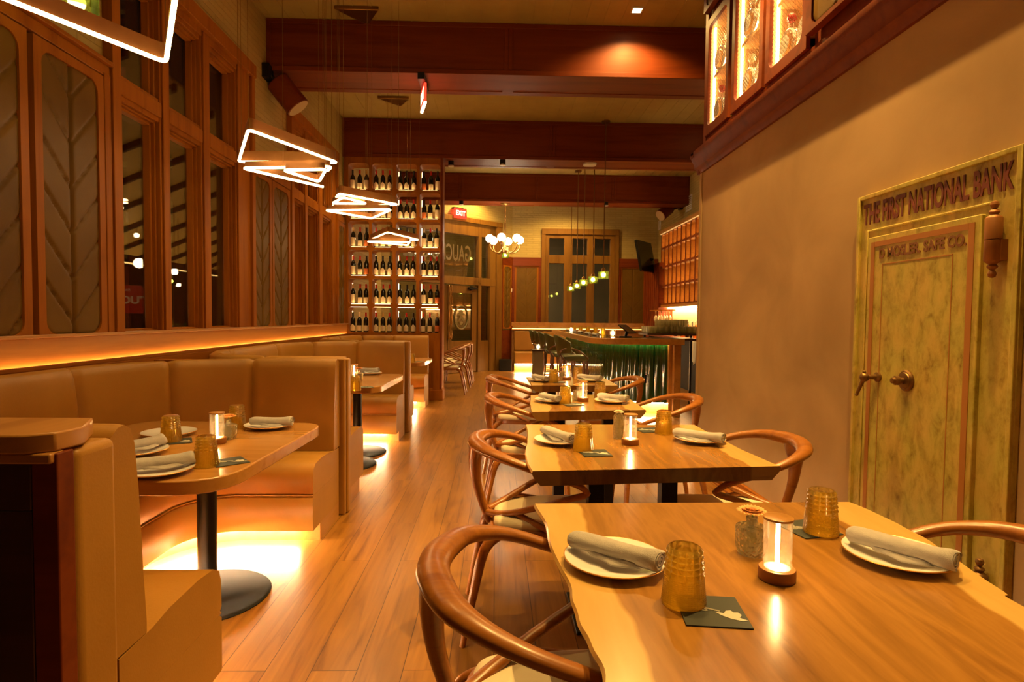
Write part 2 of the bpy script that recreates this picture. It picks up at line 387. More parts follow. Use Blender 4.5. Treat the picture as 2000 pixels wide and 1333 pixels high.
def slab_mat():
    # live edge slab: pale sapwood at both long edges, figured heartwood between (object space, origin at slab centre)
    m, t, b = nt('live_edge_slab'); L = t.links
    tc = N(t, 'ShaderNodeTexCoord'); sp = N(t, 'ShaderNodeSeparateXYZ'); L.new(tc.outputs['Object'], sp.inputs[0])
    mp = N(t, 'ShaderNodeMapping'); mp.inputs['Scale'].default_value = (9, 1.1, 4); mp.inputs['Rotation'].default_value = (0, 0, .22); L.new(tc.outputs['Object'], mp.inputs['Vector'])
    nz = N(t, 'ShaderNodeTexNoise', i_Scale=1.1, i_Detail=6.0, i_Distortion=1.1); L.new(mp.outputs[0], nz.inputs['Vector'])
    n3 = N(t, 'ShaderNodeTexNoise', i_Scale=6.0, i_Detail=5.0, i_Distortion=.3); L.new(mp.outputs[0], n3.inputs['Vector'])
    mix = N(t, 'ShaderNodeMath', operation='MULTIPLY_ADD'); mix.inputs[1].default_value = .3; L.new(n3.outputs[0], mix.inputs[0]); L.new(nz.outputs[0], mix.inputs[2])
    heart = ramp(t, [(.36, (.12, .046, .007)), (.50, (.25, .108, .017)), (.70, (.35, .16, .029)), (.92, (.21, .084, .013))]); L.new(mix.outputs[0], heart.inputs[0])
    sap = ramp(t, [(.4, (.55, .32, .09)), (.8, (.62, .385, .12))]); L.new(mix.outputs[0], sap.inputs[0])
    n2 = N(t, 'ShaderNodeTexNoise', i_Scale=2.2, i_Detail=2.0)
    m3 = N(t, 'ShaderNodeMapping'); m3.inputs['Scale'].default_value = (.6, 1.2, .2); L.new(tc.outputs['Object'], m3.inputs['Vector']); L.new(m3.outputs[0], n2.inputs['Vector'])
    ab = N(t, 'ShaderNodeMath', operation='ABSOLUTE'); L.new(sp.outputs[0], ab.inputs[0])
    ge = N(t, 'ShaderNodeAttribute', attribute_name='halfw', attribute_type='OBJECT')
    dv = N(t, 'ShaderNodeMath', operation='SUBTRACT'); L.new(ge.outputs['Fac'], dv.inputs[0]); L.new(ab.outputs[0], dv.inputs[1])
    nn = N(t, 'ShaderNodeMath', operation='MULTIPLY_ADD'); nn.inputs[1].default_value = -.16; nn.inputs[2].default_value = .08; L.new(n2.outputs[0], nn.inputs[0])
    sm = N(t, 'ShaderNodeMath', operation='ADD'); L.new(dv.outputs[0], sm.inputs[0]); L.new(nn.outputs[0], sm.inputs[1])
    mr = N(t, 'ShaderNodeMapRange', clamp=True); mr.inputs[1].default_value = .095; mr.inputs[2].default_value = .105; L.new(sm.outputs[0], mr.inputs[0])
    mm = N(t, 'ShaderNodeMix', data_type='RGBA'); L.new(mr.outputs[0], mm.inputs[0]); L.new(sap.outputs[0], mm.inputs[6]); L.new(heart.outputs[0], mm.inputs[7])
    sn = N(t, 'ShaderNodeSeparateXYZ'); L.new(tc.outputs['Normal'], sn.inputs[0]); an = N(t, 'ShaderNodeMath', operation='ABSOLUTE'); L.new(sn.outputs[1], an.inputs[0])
    er = ramp(t, [(.5, (1, 1, 1)), (.75, (.42, .34, .26))]); L.new(an.outputs[0], er.inputs[0])   # front and back ends darkened: end grain plus shade painted into the colour
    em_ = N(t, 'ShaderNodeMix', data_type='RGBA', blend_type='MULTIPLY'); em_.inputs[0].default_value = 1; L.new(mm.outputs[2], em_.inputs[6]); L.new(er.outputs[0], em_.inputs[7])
    L.new(em_.outputs[2], b.inputs['Base Color']); b.inputs['Roughness'].default_value = .26; b.inputs['Coat Weight'].default_value = .35; b.inputs['Coat Roughness'].default_value = .18
    return m
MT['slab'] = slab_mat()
def vault_mat():
    m, t, b = nt('worn_vault_paint'); L = t.links
    tc = N(t, 'ShaderNodeTexCoord'); mp = N(t, 'ShaderNodeMapping'); mp.inputs['Scale'].default_value = (8, 8, 4.6); L.new(tc.outputs['Object'], mp.inputs['Vector'])
    nz = N(t, 'ShaderNodeTexNoise', i_Scale=2.4, i_Detail=10.0, i_Roughness=.70, i_Distortion=.35); L.new(mp.outputs[0], nz.inputs['Vector'])
    r = ramp(t, [(.30, (.24, .14, .02)), (.41, (.41, .30, .065)), (.54, (.52, .41, .11)), (.74, (.59, .48, .15))]); L.new(nz.outputs[0], r.inputs[0])
    n2 = N(t, 'ShaderNodeTexNoise', i_Scale=1.2, i_Detail=3.0); L.new(mp.outputs[0], n2.inputs['Vector'])
    r2 = ramp(t, [(.4, (.92, 1.0, .70)), (.65, (1.04, .94, .75))]); L.new(n2.outputs[0], r2.inputs[0])
    mu = N(t, 'ShaderNodeMix', data_type='RGBA', blend_type='MULTIPLY'); mu.inputs[0].default_value = 1; L.new(r.outputs[0], mu.inputs[6]); L.new(r2.outputs[0], mu.inputs[7])
    L.new(mu.outputs[2], b.inputs['Base Color']); b.inputs['Roughness'].default_value = .5
    bp = N(t, 'ShaderNodeBump', i_Strength=.15, i_Distance=.005); L.new(nz.outputs[0], bp.inputs['Height']); L.new(bp.outputs[0], b.inputs['Normal'])
    return m
MT['vault'] = vault_mat()
# ================================================================== ROOM SHELL
XL, XR, YB, YC, XB = -2.4, 1.8, 14.85, 5.16, 4.1
b = MB(); b.box(-2.7, -1.6, -.1, 4.3, 15.1, 0)
struct('floor', b, MT['floor'], 'honey brown plank floor with long seams running to the back of the room', 'floor', smooth=0)
b = MB(); b.box(-2.7, -1.6, CEIL, 4.3, 15.1, CEIL + .1)
for i in range(36):                                       # beadboard battens
    x = -2.35 + i * .18; b.box(x, 5.2, CEIL - .006, x + .012, 15, CEIL)
struct('ceiling', b, MT['ceil'], 'painted beadboard ceiling between the wooden beams', 'ceiling', smooth=0)

# --- left wall : brick above, wood frame stations
PAN = [(1.84, 2.36), (2.45, 2.985), (3.115, 3.555)]
PAN2 = [(5.775, 6.16), (6.265, 6.70)]
WIN = [(3.735, 5.715, [(3.745, 4.225), (4.345, 4.80), (4.94, 5.42)]), (6.84, 8.69, [(6.845, 7.29), (7.43, 7.86), (8.04, 8.48)])]
ZS, ZP, ZT0, ZT1, ZH = 1.195, 2.68, 2.66, 2.82, 3.50
b = MB()
b.box(XL - .3, -1.6, 0, XL, 3.70, ZS); b.box(XL - .3, 3.70, 0, XL, 12.2, ZS)
b.box(XL - .3, -1.6, ZS, XL, 3.70, CEIL); b.box(XL - .3, 3.70, 3.66, XL, 5.74, CEIL)
b.box(XL - .3, 5.74, ZS, XL, 6.82, CEIL); b.box(XL - .3, 6.82, 3.66, XL, 8.69, CEIL); b.box(XL - .3, 8.69, ZS, XL, 12.2, CEIL)
struct('wall_left', b, MT['brick'], 'painted brick wall on the left above the windows', 'wall', smooth=0)
TL = basis((XL, 0, 0), (0, 1, 0), (1, 0, 0))              # (u=Y, v=Z, d=+X)

def chevron_pad(parent_label, u0, u1, v0, v1, T, name='upholstered_panel', pitch=.25, slope=1.12, group=None, mat='olive', fr='trim', rad=.07, depth=.034, dup_frame=True, cat='wall panel', fw=.045, vshift=0):
    """one padded leather panel with a chevron pattern, in its own rounded wooden frame"""
    c = T @ V(((u0 + u1) / 2, v0, 0))
    t = thing(name, c, parent_label, cat, group)
    nu, nv = 36, max(30, int((v1 - v0) / .011)); vs = []; fs = []
    hw = (u1 - u0) / 2
    for j in range(nv + 1):
        v = v0 + (v1 - v0) * j / nv
        for i in range(nu + 1):
            u = -hw + 2 * hw * i / nu
            s = ((v + vshift - slope * abs(u)) / pitch) % 1.0
            g1 = min(s, 1 - s) * pitch; g2 = abs(u); g3 = min(hw - abs(u), v - v0, v1 - v) + .012
            h = 1
            for g, wd in ((g1, .026), (g2, .026), (g3, .03)):
                q = min(1, g / wd); h *= .25 + .75 * math.sqrt(max(0, 1 - (1 - q) ** 2))
            vs.append(((u0 + u1) / 2 + u, v, .004 + depth * h))
    for j in range(nv):
        for i in range(nu):
            a = j * (nu + 1) + i; fs.append((a, a + 1, a + nu + 2, a + nu + 1))
    m = MB().add(vs, fs, T); put('leather_pad', m, MT[mat], t, smooth=80)
    m = MB().holed((u0 - fw, v0 - .02, u1 + fw, v1 + fw), (u0 + .006, v0 + .004, u1 - .006, v1 - .006), rad, .0, depth + .012, T, seg=6)
    put('panel_frame', m, MT[fr], t)
    return t
GP = 'olive leather chevron panels along the left wall'
chevron_pad('olive leather chevron wall panel at the far left edge, almost out of view', *PAN[0], ZS, ZP, TL, group=GP)
chevron_pad('olive leather chevron wall panel, cut by the left picture edge, left of the full one', *PAN[1], ZS, ZP, TL, group=GP)
chevron_pad('full olive leather chevron panel just left of the first window', *PAN[2], ZS, ZP, TL, group=GP)
chevron_pad('narrow olive chevron panel between the two window groups, nearer one', *PAN2[0], ZS, ZP, TL, group=GP, pitch=.23)
chevron_pad('narrow olive chevron panel between the two window groups, beside the farther window', *PAN2[1], ZS, ZP, TL, group=GP, pitch=.23)
chevron_pad('slim upholstered chevron panel in the corner beside the wine shelves', 8.80, 9.12, ZS, ZP, TL, group=GP, pitch=.23)
# trims round the panels
b = MB()
b.box(XL, 1.0, 2.735, XL + .045, 3.66, 2.80); b.box(XL, 1.0, 2.80, XL + .075, 3.66, 2.825)
for y0, y1 in ((1.0, 1.78), (3.603, 3.66)): b.box(XL, y0, ZS, XL + .05, y1, 2.75)
struct('trim_1', b, MT['trim'], 'wooden rail over the large chevron panels at left', 'trim', bevel=.004)
b = MB(); b.box(XL, 5.77, 2.735, XL + .05, 6.76, 2.83); b.box(XL, 8.75, 2.735, XL + .05, 9.16, 2.83)
struct('trim_2', b, MT['trim'], 'wooden rail over the narrow chevron panels', 'trim', bevel=.004)

def window_left(n, y0, y1, lights, label):
    T = TL; b = MB(); fd = -.085
    b.box(y0 - .07, ZS, -.02, y0 + .012, 3.70, .06, T)                                # casing posts
    b.box(y1 - .02, ZS, -.02, y1 + .05, 3.70, .06, T); b.box(y0 - .07, 3.58, -.02, y1 + .05, 3.70, .075, T)
    edges = [y0] + [q for l in lights for q in l] + [y1]
    for i in range(0, len(edges), 2):
        a, c = edges[i], edges[i + 1]
        if c - a > .02:
            b.box(a, ZS, fd - .02, c, 3.62, .02, T); b.box(a + .02, ZS, .02, c - .02, 3.58, .035, T)
    for (a, c) in lights:
        for k, (z0, z1) in enumerate(((ZT0, ZT1), (ZH, 3.62))):
            b.box(a - .01, z0, fd - .02, c + .01, z1, .012, T)
            b.box(a - .01, z0 + .03, .012, c + .01, z1 - .03, .03, T)
        for (z0, z1) in ((ZS, ZT0), (ZT1, ZH)):                                    # stepped sash mouldings
            for q, d in ((.014, -.03), (.030, -.055)):
                b.box(c - q, z0, fd, c, z1, d + .02, T); b.box(a, z0, fd, a + q * .6, z1, d + .02, T)
                b.box(a, z1 - q, fd, c, z1, d + .02, T); b.box(a, z0, fd, c, z0 + q * .6, d + .02, T)
    o = struct('window_%d' % n, b, MT['trim'], label, 'window', bevel=.003, bseg=1, at=(XL, (y0 + y1) / 2, ZS))
    for (a, c) in lights:
        for (z0, z1) in ((ZS, ZT0), (ZT1, ZH)):
            g = MB().box(a, z0, fd - .012, c, z1, fd - .008, T); put('pane', g, MT['pane'], o, smooth=0)
    return o
window_left(1, *WIN[0][:2], WIN[0][2], 'tall wooden window of three lights behind the nearest booth')
window_left(2, *WIN[1][:2], WIN[1][2], 'tall wooden window of three lights near the wine shelves')

# --- ledge with hidden light line along the left wall
b = MB(); b.box(XL, .2, 1.031, XL + .075, 9.17, ZS - .013); b.box(XL, .2, ZS - .012, XL + .09, 9.17, ZS + .004)
struct('trim_3', b, MT['ledge'], 'long honey wood window sill glowing along its lower edge', 'trim', bevel=.003)
b = MB(); b.box(XL, .2, .90, XL + .17, 9.17, 1.03); b.box(XL + .155, .2, 1.03, XL + .17, 9.17, 1.052)
struct('trim_4', b, MT['trim_h'], 'narrow wooden ledge above the booth backs on the left', 'trim', bevel=.003)
b = MB().box(XL + .085, .3, 1.032, XL + .10, 9.1, 1.04)
tag(put('led_strip', b, emit('ledge_strip_glow', (1.0, .44, .10), 7), smooth=0), 'glowing light strip lying on the ledge under the left windows', 'light strip')

# --- beams
def beam(n, y0, y1, x0, x1, z0, label, nseg=2):
    b = MB(); b.box(x0, y0, z0 + .03, x1, y1, CEIL)
    b.box(x0, y0 - .015, z0, x1, y1 + .015, z0 + .05); b.box(x0, y0 - .015, CEIL - .05, x1, y1 + .015, CEIL - .002)
    L = (x1 - x0) / nseg
    for i in range(nseg):
        a = x0 + i * L
        b.box(a + (.001 if i else 0), y0 - .010, z0 + .001, a + .045, y0 + .01, CEIL - .01); b.box(a + L - .045, y0 - .010, z0 + .001, a + L - .001, y0 + .01, CEIL - .01)
        b.box(a + .06, y1 - .10, z0 - .006, a + L - .06, y1 - .085, z0 + .002)
    return struct('trim_%d' % n, b, MT['beam'], label, 'ceiling beam', bevel=.006)
beam(5, 6.20, 6.74, XL, 2.6, 3.84, 'nearest red brown wooden ceiling beam')
beam(6, 9.19, 9.70, XL, XB, 3.775, 'middle wooden ceiling beam carried by the wine shelves')
beam(7, 12.5, 12.95, XL, XB, 3.775, 'farthest wooden ceiling beam with recessed panels', 4)

# --- right wall : plaster with vault door, corner, alcove
b = MB(); b.box(XR, -1.6, 0, XR + .35, YC, 2.72)
struct('wall_right', b, MT['plaster'], 'mottled tan plaster wall on the right', 'wall', smooth=0)
b = MB(); b.box(XR + .35, YC, 0, XB, YC + .05, CEIL); b.box(XB, YC, 0, XB + .2, 15.1, CEIL)
struct('wall_bar', b, MT['brick'], 'painted brick wall above the lit bar shelves', 'wall', smooth=0)
b = MB(); b.box(XR - .018, -1.6, 0, XR, YC, .115); b.box(XR - .026, -1.6, .10, XR, YC, .125); b.box(XR - .05, -1.6, 0, XR, YC, .02)
struct('baseboard_right', b, MT['trim_h'], 'wooden baseboard at the foot of the plaster wall', 'baseboard', bevel=.003)
b = MB().box(XR - .012, YC - .03, 0, XR + .2, YC + .012, 2.7)
struct('trim_8', b, MT['plaster'], 'end of the plaster wall beside the bar opening', 'trim', smooth=0)

# cornice
prof = [(0, 2.60), (-.02, 2.60), (-.03, 2.635), (-.05, 2.65), (-.055, 2.69), (-.075, 2.72), (-.085, 2.76), (-.085, 2.785), (.02, 2.80), (.10, 2.80), (.10, 2.60)]
b = MB(); pa = [(XR, -1.6, 1, 0), (XR, YC - .0, 1, 0)]
b.sweep([(XR, -1.6, 1, 0), (XR, YC + .06, 1, 0)], prof)
b.box(XR - .085, YC - .01, 2.74, XR + .7, YC + .075, 2.783); b.box(XR - .03, YC, 2.60, XR + .7, YC + .03, 2.74); b.box(XR+.0, -1.6, 2.70, XR + .5, YC, 2.81)
struct('trim_9', b, MT['beam'], 'dark wooden cornice running over the plaster wall', 'trim')

# --- lit wall cabinets over the cornice
TR = basis((XR, 0, 0), (0, 1, 0), (-1, 0, 0))             # (u=Y, v=Z, d=-X)
mesh_mat = plain('bronze_mesh', (.28, .16, .06), .4, .8)
cab_wood = wood('cabinet_lining', (.50, .26, .09), (.60, .33, .12), (.40, .19, .06), 'z', .8, .45, .05)
def flask(label, x, y, z, rz, cap):
    t = thing('round_flask', (x, y, z), label, 'bottle', 'round flasks in the lit cabinets', rz)
    return t
FLK = {}
def flask_proto(cap):
    t = thing('round_flask', (0, 0, 0), 'x', 'bottle', 'round flasks in the lit cabinets')
    prof = [(.001, 0), (.035, 0), (.04, .012)]
    m = MB().ball((0, 0, .105), .10, 1, .42, 1, 24, 14); m.lathe([(.022, .19), (.016, .215), (.016, .25), (.021, .255)], 14); m.lathe([(.03, 0), (.034, .02), (.02, .03)], 14, Matrix.Diagonal((1, .8, 1, 1)))
    put('bottle_glass', m, MT['glassclear'], t)
    pts = [(.088 * math.cos(a), -.022, .105 + .088 * math.sin(a)) for a in [2 * PI * k / 28 for k in range(28)]]
    put('beaded_ring', MB().tube(pts, .010, 6, True), MT['porc'], t)
    put('label', MB().lathe([(.055, 0), (.055, .004)], 24, Matrix.Translation((0, -.041, .105)) @ Matrix.Rotation(PI / 2, 4, 'X')), MT['porc'], t)
    m = MB().lathe([(.018, .25), (.027, .262), (.027, .285), (.018, .30), (.001, .302)], 10, fr=lambda a, r, z: r * (1 + .15 * math.cos(5 * a)))
    put('stopper', m, MT['red'] if cap == 'red' else MT['cut'], t)
    return t
mesh_led = emit('cabinet_strip_glow', (1.0, .66, .28), 13)
def cabinet(u0, u1, z0, z1, label, shelves, bottles, ledpts=True):
    t = thing('display_cabinet', (XR + .2, (u0 + u1) / 2, z0 - .07), label, 'cabinet', 'lit display cabinets over the cornice')
    dp = -.34
    m = MB(); w0 = .035
    m.box(u0 - w0, z0 - .05, dp, u0, z1 + .05, -.01, TR); m.box(u1, z0 - .05, dp, u1 + w0, z1 + .05, -.01, TR)
    m.box(u0 - w0, z0 - .06, dp, u1 + w0, z0 - .005, -.01, TR); m.box(u0 - w0, z1, dp, u1 + w0, z1 + .05, -.01, TR)
    m.box(u0 - w0, z0 - .05, dp - .02, u1 + w0, z1 + .05, dp, TR)
    put('cabinet_body', m, cab_wood, t, smooth=0)
    fr = put('door_frame', MB().holed((u0 - w0 - .02, z0 - .075, u1 + w0 + .02, z1 + .06), (u0, z0, u1, z1), .055, -.008, .018, TR, seg=6), MT['beam'], t, bevel=.002)
    m = MB(); s = .030; n = int((u1 - u0 + z1 - z0) / s)
    for k in range(1, n):
        for sg in (0, 1):
            c = k * s; a0 = max(0, c - (z1 - z0)); a1 = min(u1 - u0, c)
            if a1 - a0 < .02: continue
            p0 = (a0, c - a0); p1 = (a1, c - a1)
            if sg: p0 = (u1 - u0 - p0[0], p0[1]); p1 = (u1 - u0 - p1[0], p1[1])
            m.add([(u0 + p0[0], z0 + p0[1] - .0014, -.004), (u0 + p0[0], z0 + p0[1] + .0014, -.0045), (u0 + p1[0], z0 + p1[1] + .0014, -.0045), (u0 + p1[0], z0 + p1[1] - .0014, -.004),
                   (u0 + p0[0], z0 + p0[1], -.006), (u0 + p1[0], z0 + p1[1], -.006)], [(0, 1, 2, 3), (1, 4, 5, 2), (4, 0, 3, 5)], TR)
    put('wire_mesh', m, mesh_mat, t, smooth=0)
    for zz in shelves: put('shelf', MB().box(u0, zz - .012, dp, u1, zz + .012, -.03, TR), cab_wood, t, smooth=0)
    m = MB().box(u1 - .014, z0 + .01, -.045, u1 - .002, z1 - .01, -.03, TR); m.box(u0 + .002, z0 + .01, -.045, u0 + .010, z1 - .01, -.035, TR)
    put('led_strip', m, mesh_led, t, smooth=0)
    for (fu, zz, cap) in bottles:
        if cap not in FLK: FLK[cap] = flask_proto(cap); r = FLK[cap]
        else: r = dup(FLK[cap], (0, 0, 0))
        r.location = (XR + .062, u0 + (u1 - u0) * fu, zz); r.rotation_euler = (0, 0, -PI / 2)
        r['label'] = '%s stoppered round flask in the %s cabinet%s' % ('red' if cap == 'red' else 'clear', label.split('cabinet')[0].replace('lit ', '').replace('mesh-front ', '').strip(), ', %s shelf, %s side' % ('upper' if zz > z0 + .2 else 'lower', 'far' if fu > .5 else 'near'))
ZC0, ZC1 = 2.965, 3.80
cabinet(4.625, 5.02, ZC0, ZC1, 'farthest lit mesh-front cabinet at the wall end', [3.375], [(.70, ZC0 + .0, 'red'), (.15, ZC0, 'clear'), (.70, 3.387, 'clear'), (.15, 3.387, 'clear')])
cabinet(4.035, 4.455, ZC0, ZC1, 'middle lit mesh-front cabinet with ring shaped flasks', [3.375], [(.70, ZC0, 'clear'), (.15, ZC0, 'clear'), (.70, 3.387, 'clear'), (.15, 3.387, 'clear')])
cabinet(3.465, 3.885, ZC0, ZC1, 'nearest lit mesh-front cabinet beside the leather door', [3.375], [(.68, ZC0, 'red'), (.15, ZC0, 'red'), (.6, 3.387, 'clear')])
for i, (u0, u1, z0, z1) in enumerate(((2.85, 3.315, ZC0, ZC1), (2.1, 2.6, ZC0, ZC1), (4.625, 5.02, 3.95, 4.3), (3.93, 4.375, 3.86, 4.3), (3.375, 3.81, 3.86, 4.3))):
    if i in (1, 3, 4): continue
    t = chevron_pad(['dark leather chevron cabinet door right of the lit cabinets', '', 'small dark leather panel above the farthest lit cabinet'][i], u0, u1, z0, z1, TR, name='leather_cabinet_door', mat='olive', fr='beam', rad=.055, cat='cabinet door', fw=.055, group=None)
b = MB(); b.box(XR + .0, -1.6, 2.80, XR + .45, 2.6, CEIL); b.box(XR + .02, 2.6, 3.88, XR + .45, 5.09, CEIL); b.box(XR + .37, 2.6, 2.8, XR + .45, 5.09, 3.9)
b.box(XR - .0, 5.085, 2.785, XR + .7, 5.145, CEIL); b.box(XR + .005, 2.60, 2.80, XR + .05, 5.09, 2.885); b.box(XR+.03, 2.6, 2.80, XR+.1, 3.40, 3.9)
struct('wall_upper_right', b, MT['beam'], 'wooden cabinet wall above the cornice', 'wall', smooth=0)

# --- bank vault door on the plaster wall
VY0, VY1, VZ1 = 1.945, 2.845, 1.915
t = thing('vault_door', (XR, (VY0 + VY1) / 2, 0), 'green patina bank vault door lettered THE FIRST NATIONAL BANK', 'vault door')
m = MB(); m.box(VY0, .0, 0, VY1, VZ1, .022, TR)
put('vault_frame', m, MT['vault'], t, bevel=.004)
m = MB()
for (a0, b0, a1, b1, d) in ((VY0, 0, VY0 + .02, VZ1, .034), (VY1 - .02, 0, VY1, VZ1, .034), (VY0 + .021, VZ1 - .02, VY1 - .021, VZ1, .034), (VY1 - .08, 0, VY1 - .068, VZ1 - .17, .028), (VY0 + .12, VZ1 - .18, VY1 - .081, VZ1 - .17, .027)):
    m.box(a0, b0, .02, a1, b1, d, TR)
put('frame_moulding', m, MT['vault'], t, bevel=.003)
dl = put('door_slab', MB().box(VY0 + .15, .10, .02, VY1 - .105, VZ1 - .21, .040, TR), MT['vault'], t, bevel=.004)
m = MB()
for (a0, b0, a1, b1) in ((VY0 + .175, .12, VY0 + .203, VZ1 - .235), (VY1 - .155, .12, VY1 - .130, VZ1 - .235), (VY0 + .204, VZ1 - .258, VY1 - .156, VZ1 - .235)):
    m.box(a0, b0, .038, a1, b1, .0425, TR)
for (a0, b0, a1, b1) in ((VY0 + .275, .1, VY0 + .279, VZ1 - .34), (VY1 - .215, .1, VY1 - .211, VZ1 - .34), (VY0 + .275, VZ1 - .345, VY1 - .211, VZ1 - .341)):
    m.box(a0, b0, .038, a1, b1, .0412, TR)
put('copper_stripe', m, plain('copper_stripe_paint', (.42, .17, .035), .5, .2), dl, smooth=0)
letter = plain('oxblood_letter_paint', (.17, .035, .014), .5)
TM = basis((XR, 0, 0), (0, -1, 0), (-1, 0, 0))
def wall_text(s, yc, zc, size, wid, mat, d, par, name='lettering', bold=.004):
    o = text_mesh(name, s, size, mat, par, Matrix.Identity(4), .002, bold)
    xs = [v.co.x for v in o.data.vertices]; k = wid / (max(xs) - min(xs)); mid = (max(xs) + min(xs)) / 2 + (org(par).x if par else 0)
    off = org(par)
    o.data.transform(Matrix.Translation(off)); 
    M = basis((XR - d, yc, zc), (0, -1, 0), (-1, 0, 0)) @ Matrix.Diagonal((k, 1, 1, 1))
    xs = [v.co.x for v in o.data.vertices]; mid = (max(xs) + min(xs)) / 2
    o.data.transform(Matrix.Translation(-off) @ M @ Matrix.Translation((-mid, 0, 0))); return o
wall_text('THE FIRST NATIONAL BANK', (VY0 + VY1) / 2 + .0, VZ1 - .098, .135, VY1 - VY0 - .075, letter, .0235, t, bold=.0035)
wall_text('D MOSLER. SAFE CO.', (VY0 + VY1) / 2 + .01, VZ1 - .295, .062, .50, plain('faded_letter_paint', (.20, .075, .02), .6), .041, dl, bold=.002)
def on_door(u, v, d): return TR @ V((u, v, d))
RX = Matrix.Rotation(-PI / 2, 4, 'Y')
# dial
yd = onX(1771, 744, XR - .04); M = Matrix.Translation((XR - .04, yd.y, yd.z)) @ RX
m = MB().lathe([(.046, 0), (.046, .006), (.040, .012), (.036, .012), (.034, .016), (.024, .018)], 28, M); m.lathe([(.013, .018), (.012, .034), (.020, .038), (.020, .052), (.014, .056), (.012, .066), (.001, .068)], 20, M)
put('combination_dial', m, MT['brassd'], t)
yh = onX(1716, 737, XR - .04); M = Matrix.Translation((XR - .04, yh.y, yh.z)) @ RX
m = MB().lathe([(.022, 0), (.022, .01), (.012, .016), (.010, .05), (.001, .052)], 18, M)
c = V((XR - .04 - .055, yh.y + .018, yh.z - .003)); m.ball(c, .021); m.ball(c + V((0, .002, .024)), .008)
m.rod(V((XR - .05, yh.y, yh.z)), c, .009); m.rod(c, c + V((-.012, .035, -.085)), .010, 12, .0065); m.ball(c + V((-.012, .035, -.085)), .008)
put('lever_handle', m, MT['brassd'], t)
def hinge(y, z0, z1, d=.052):
    X = XR - d; m = MB(); L = z1 - z0; m.T = None
    M = Matrix.Translation((X, y, z0))
    fin = [(.004, 0), (.011, .004), (.014, .014), (.010, .024), (.006, .028), (.014, .034), (.017, .040), (.012, .048)]
    m.lathe(fin + [(.022, .056), (.0265, .062), (.0265, L * .49), (.024, L * .492)], 22, M)
    m.lathe([(.024, L * .498), (.0265, L * .5), (.0265, L - .062), (.022, L - .056), (.012, L - .048), (.017, L - .04), (.014, L - .034), (.006, L - .028), (.010, L - .024), (.014, L - .014), (.011, L - .004), (.002, L)], 22, M)
    m.box(X + .005, y - .028, z0 + L * .22, XR - .02, y + .0, z0 + L * .495); m.box(X + .015, y - .016, z0 + L * .51, XR - .035, y + .015, z0 + L * .78)
    return put('hinge', m, MT['bronze'], t, bevel=.0)
yy = onX(1940, 470, XR - .052).y
hinge(yy, onX(1940, 543, XR - .052).z, onX(1940, 393, XR - .052).z)
hz = onX(1912, 1090, XR - .052); m = hinge(yy, hz.z - .33, hz.z)
m.data.materials.clear(); m.data.materials.append(MT['brassd'])

# --- back wall
TBk = basis((0, YB, 0), (1, 0, 0), (0, -1, 0))            # (u=X, v=Z, d toward camera)
def bx(px): return onY(px, 621, YB).x
def bz(py, px=1100): return onY(px, py, YB).z
WX0, WX1 = bx(1056), bx(1206); WZ1 = bz(449, 1130)
b = MB(); b.box(-2.7, YB, 0, WX0, YB + .2, CEIL); b.box(WX1, YB, 0, 4.3, YB + .2, CEIL); b.box(WX0, YB, WZ1, WX1, YB + .2, CEIL); b.box(WX0, YB, 0, WX1, YB + .2, 1.19)
struct('wall_back', b, MT['brick'], 'painted brick back wall behind the chandelier', 'wall', smooth=0)
b = MB(); ow = .11
b.box(WX0, 1.19, 0, WX0 + .1, WZ1, .06, TBk); b.box(WX1 - .1, 1.19, 0, WX1, WZ1, .06, TBk); b.box(WX0, WZ1 - .13, 0, WX1, WZ1 + .01, .07, TBk)
xs = [bx(q) for q in (1071, 1100, 1116, 1145, 1159, 1190)]
zt = [bz(515), bz(499), bz(466)]
ed = [WX0 + .1] + xs + [WX1 - .1]
for i in range(0, len(ed), 2): b.box(ed[i], 1.19, -.1, ed[i + 1], WZ1 - .1, .03, TBk)
b.box(ed[0], zt[0], -.1, ed[-1], zt[1], .028, TBk); b.box(ed[0], zt[2], -.1, ed[-1], WZ1 - .1, .028, TBk)
win = struct('window_3', b, MT['btrim'], 'dark three light window in the back wall', 'window', bevel=.004, at=((WX0 + WX1) / 2, YB, 1.19))
for i in (0, 2, 4):
    for z0, z1 in ((1.19, zt[0]), (zt[1], zt[2])): put('pane', MB().box(xs[i], z0, -.085, xs[i + 1], z1, -.08, TBk), MT['pane'], win, smooth=0)
PX0 = bx(999); zr0, zr1 = bz(521), bz(506)
b = MB(); b.box(PX0, zr0, 0, WX0, zr1 + .02, .05, TBk); b.box(WX1, zr0, 0, XB, zr1 + .02, .05, TBk)
for a, c in ((PX0, bx(1004)), (bx(1051), WX0), (WX1, bx(1210)), (bx(1259), XB)): b.box(a, 1.19, 0, c, zr1, .045, TBk)
struct('trim_10', b, MT['beam'], 'reddish wainscot frame on the back wall either side of the window', 'trim', bevel=.004)
chevron_pad('olive chevron wall panel left of the back window', bx(1005) + .03, bx(1050) - .03, 1.20, zr0 - .03, TBk, pitch=.26, rad=.012, depth=.012, group='olive chevron panels on the back wall')
chevron_pad('olive chevron wall panel right of the back window', bx(1211) + .03, bx(1258) - .03, 1.20, zr0 - .03, TBk, pitch=.26, rad=.012, depth=.012, group='olive chevron panels on the back wall')
b = MB(); b.box(PX0, 1.10, 0, XB, 1.20, .14, TBk); b.box(PX0, 1.0, 0, XB, 1.03, .20, TBk); b.box(PX0, .0, 0, XB, 1.0, .06, TBk)
for i in range(5): b.box(PX0 + .02 + i * .7, .1, .06, PX0 + .68 + i * .7, .98, .075, TBk)
struct('trim_11', b, MT['ledge'], 'panelled dado and sill along the back wall', 'trim', bevel=.004)
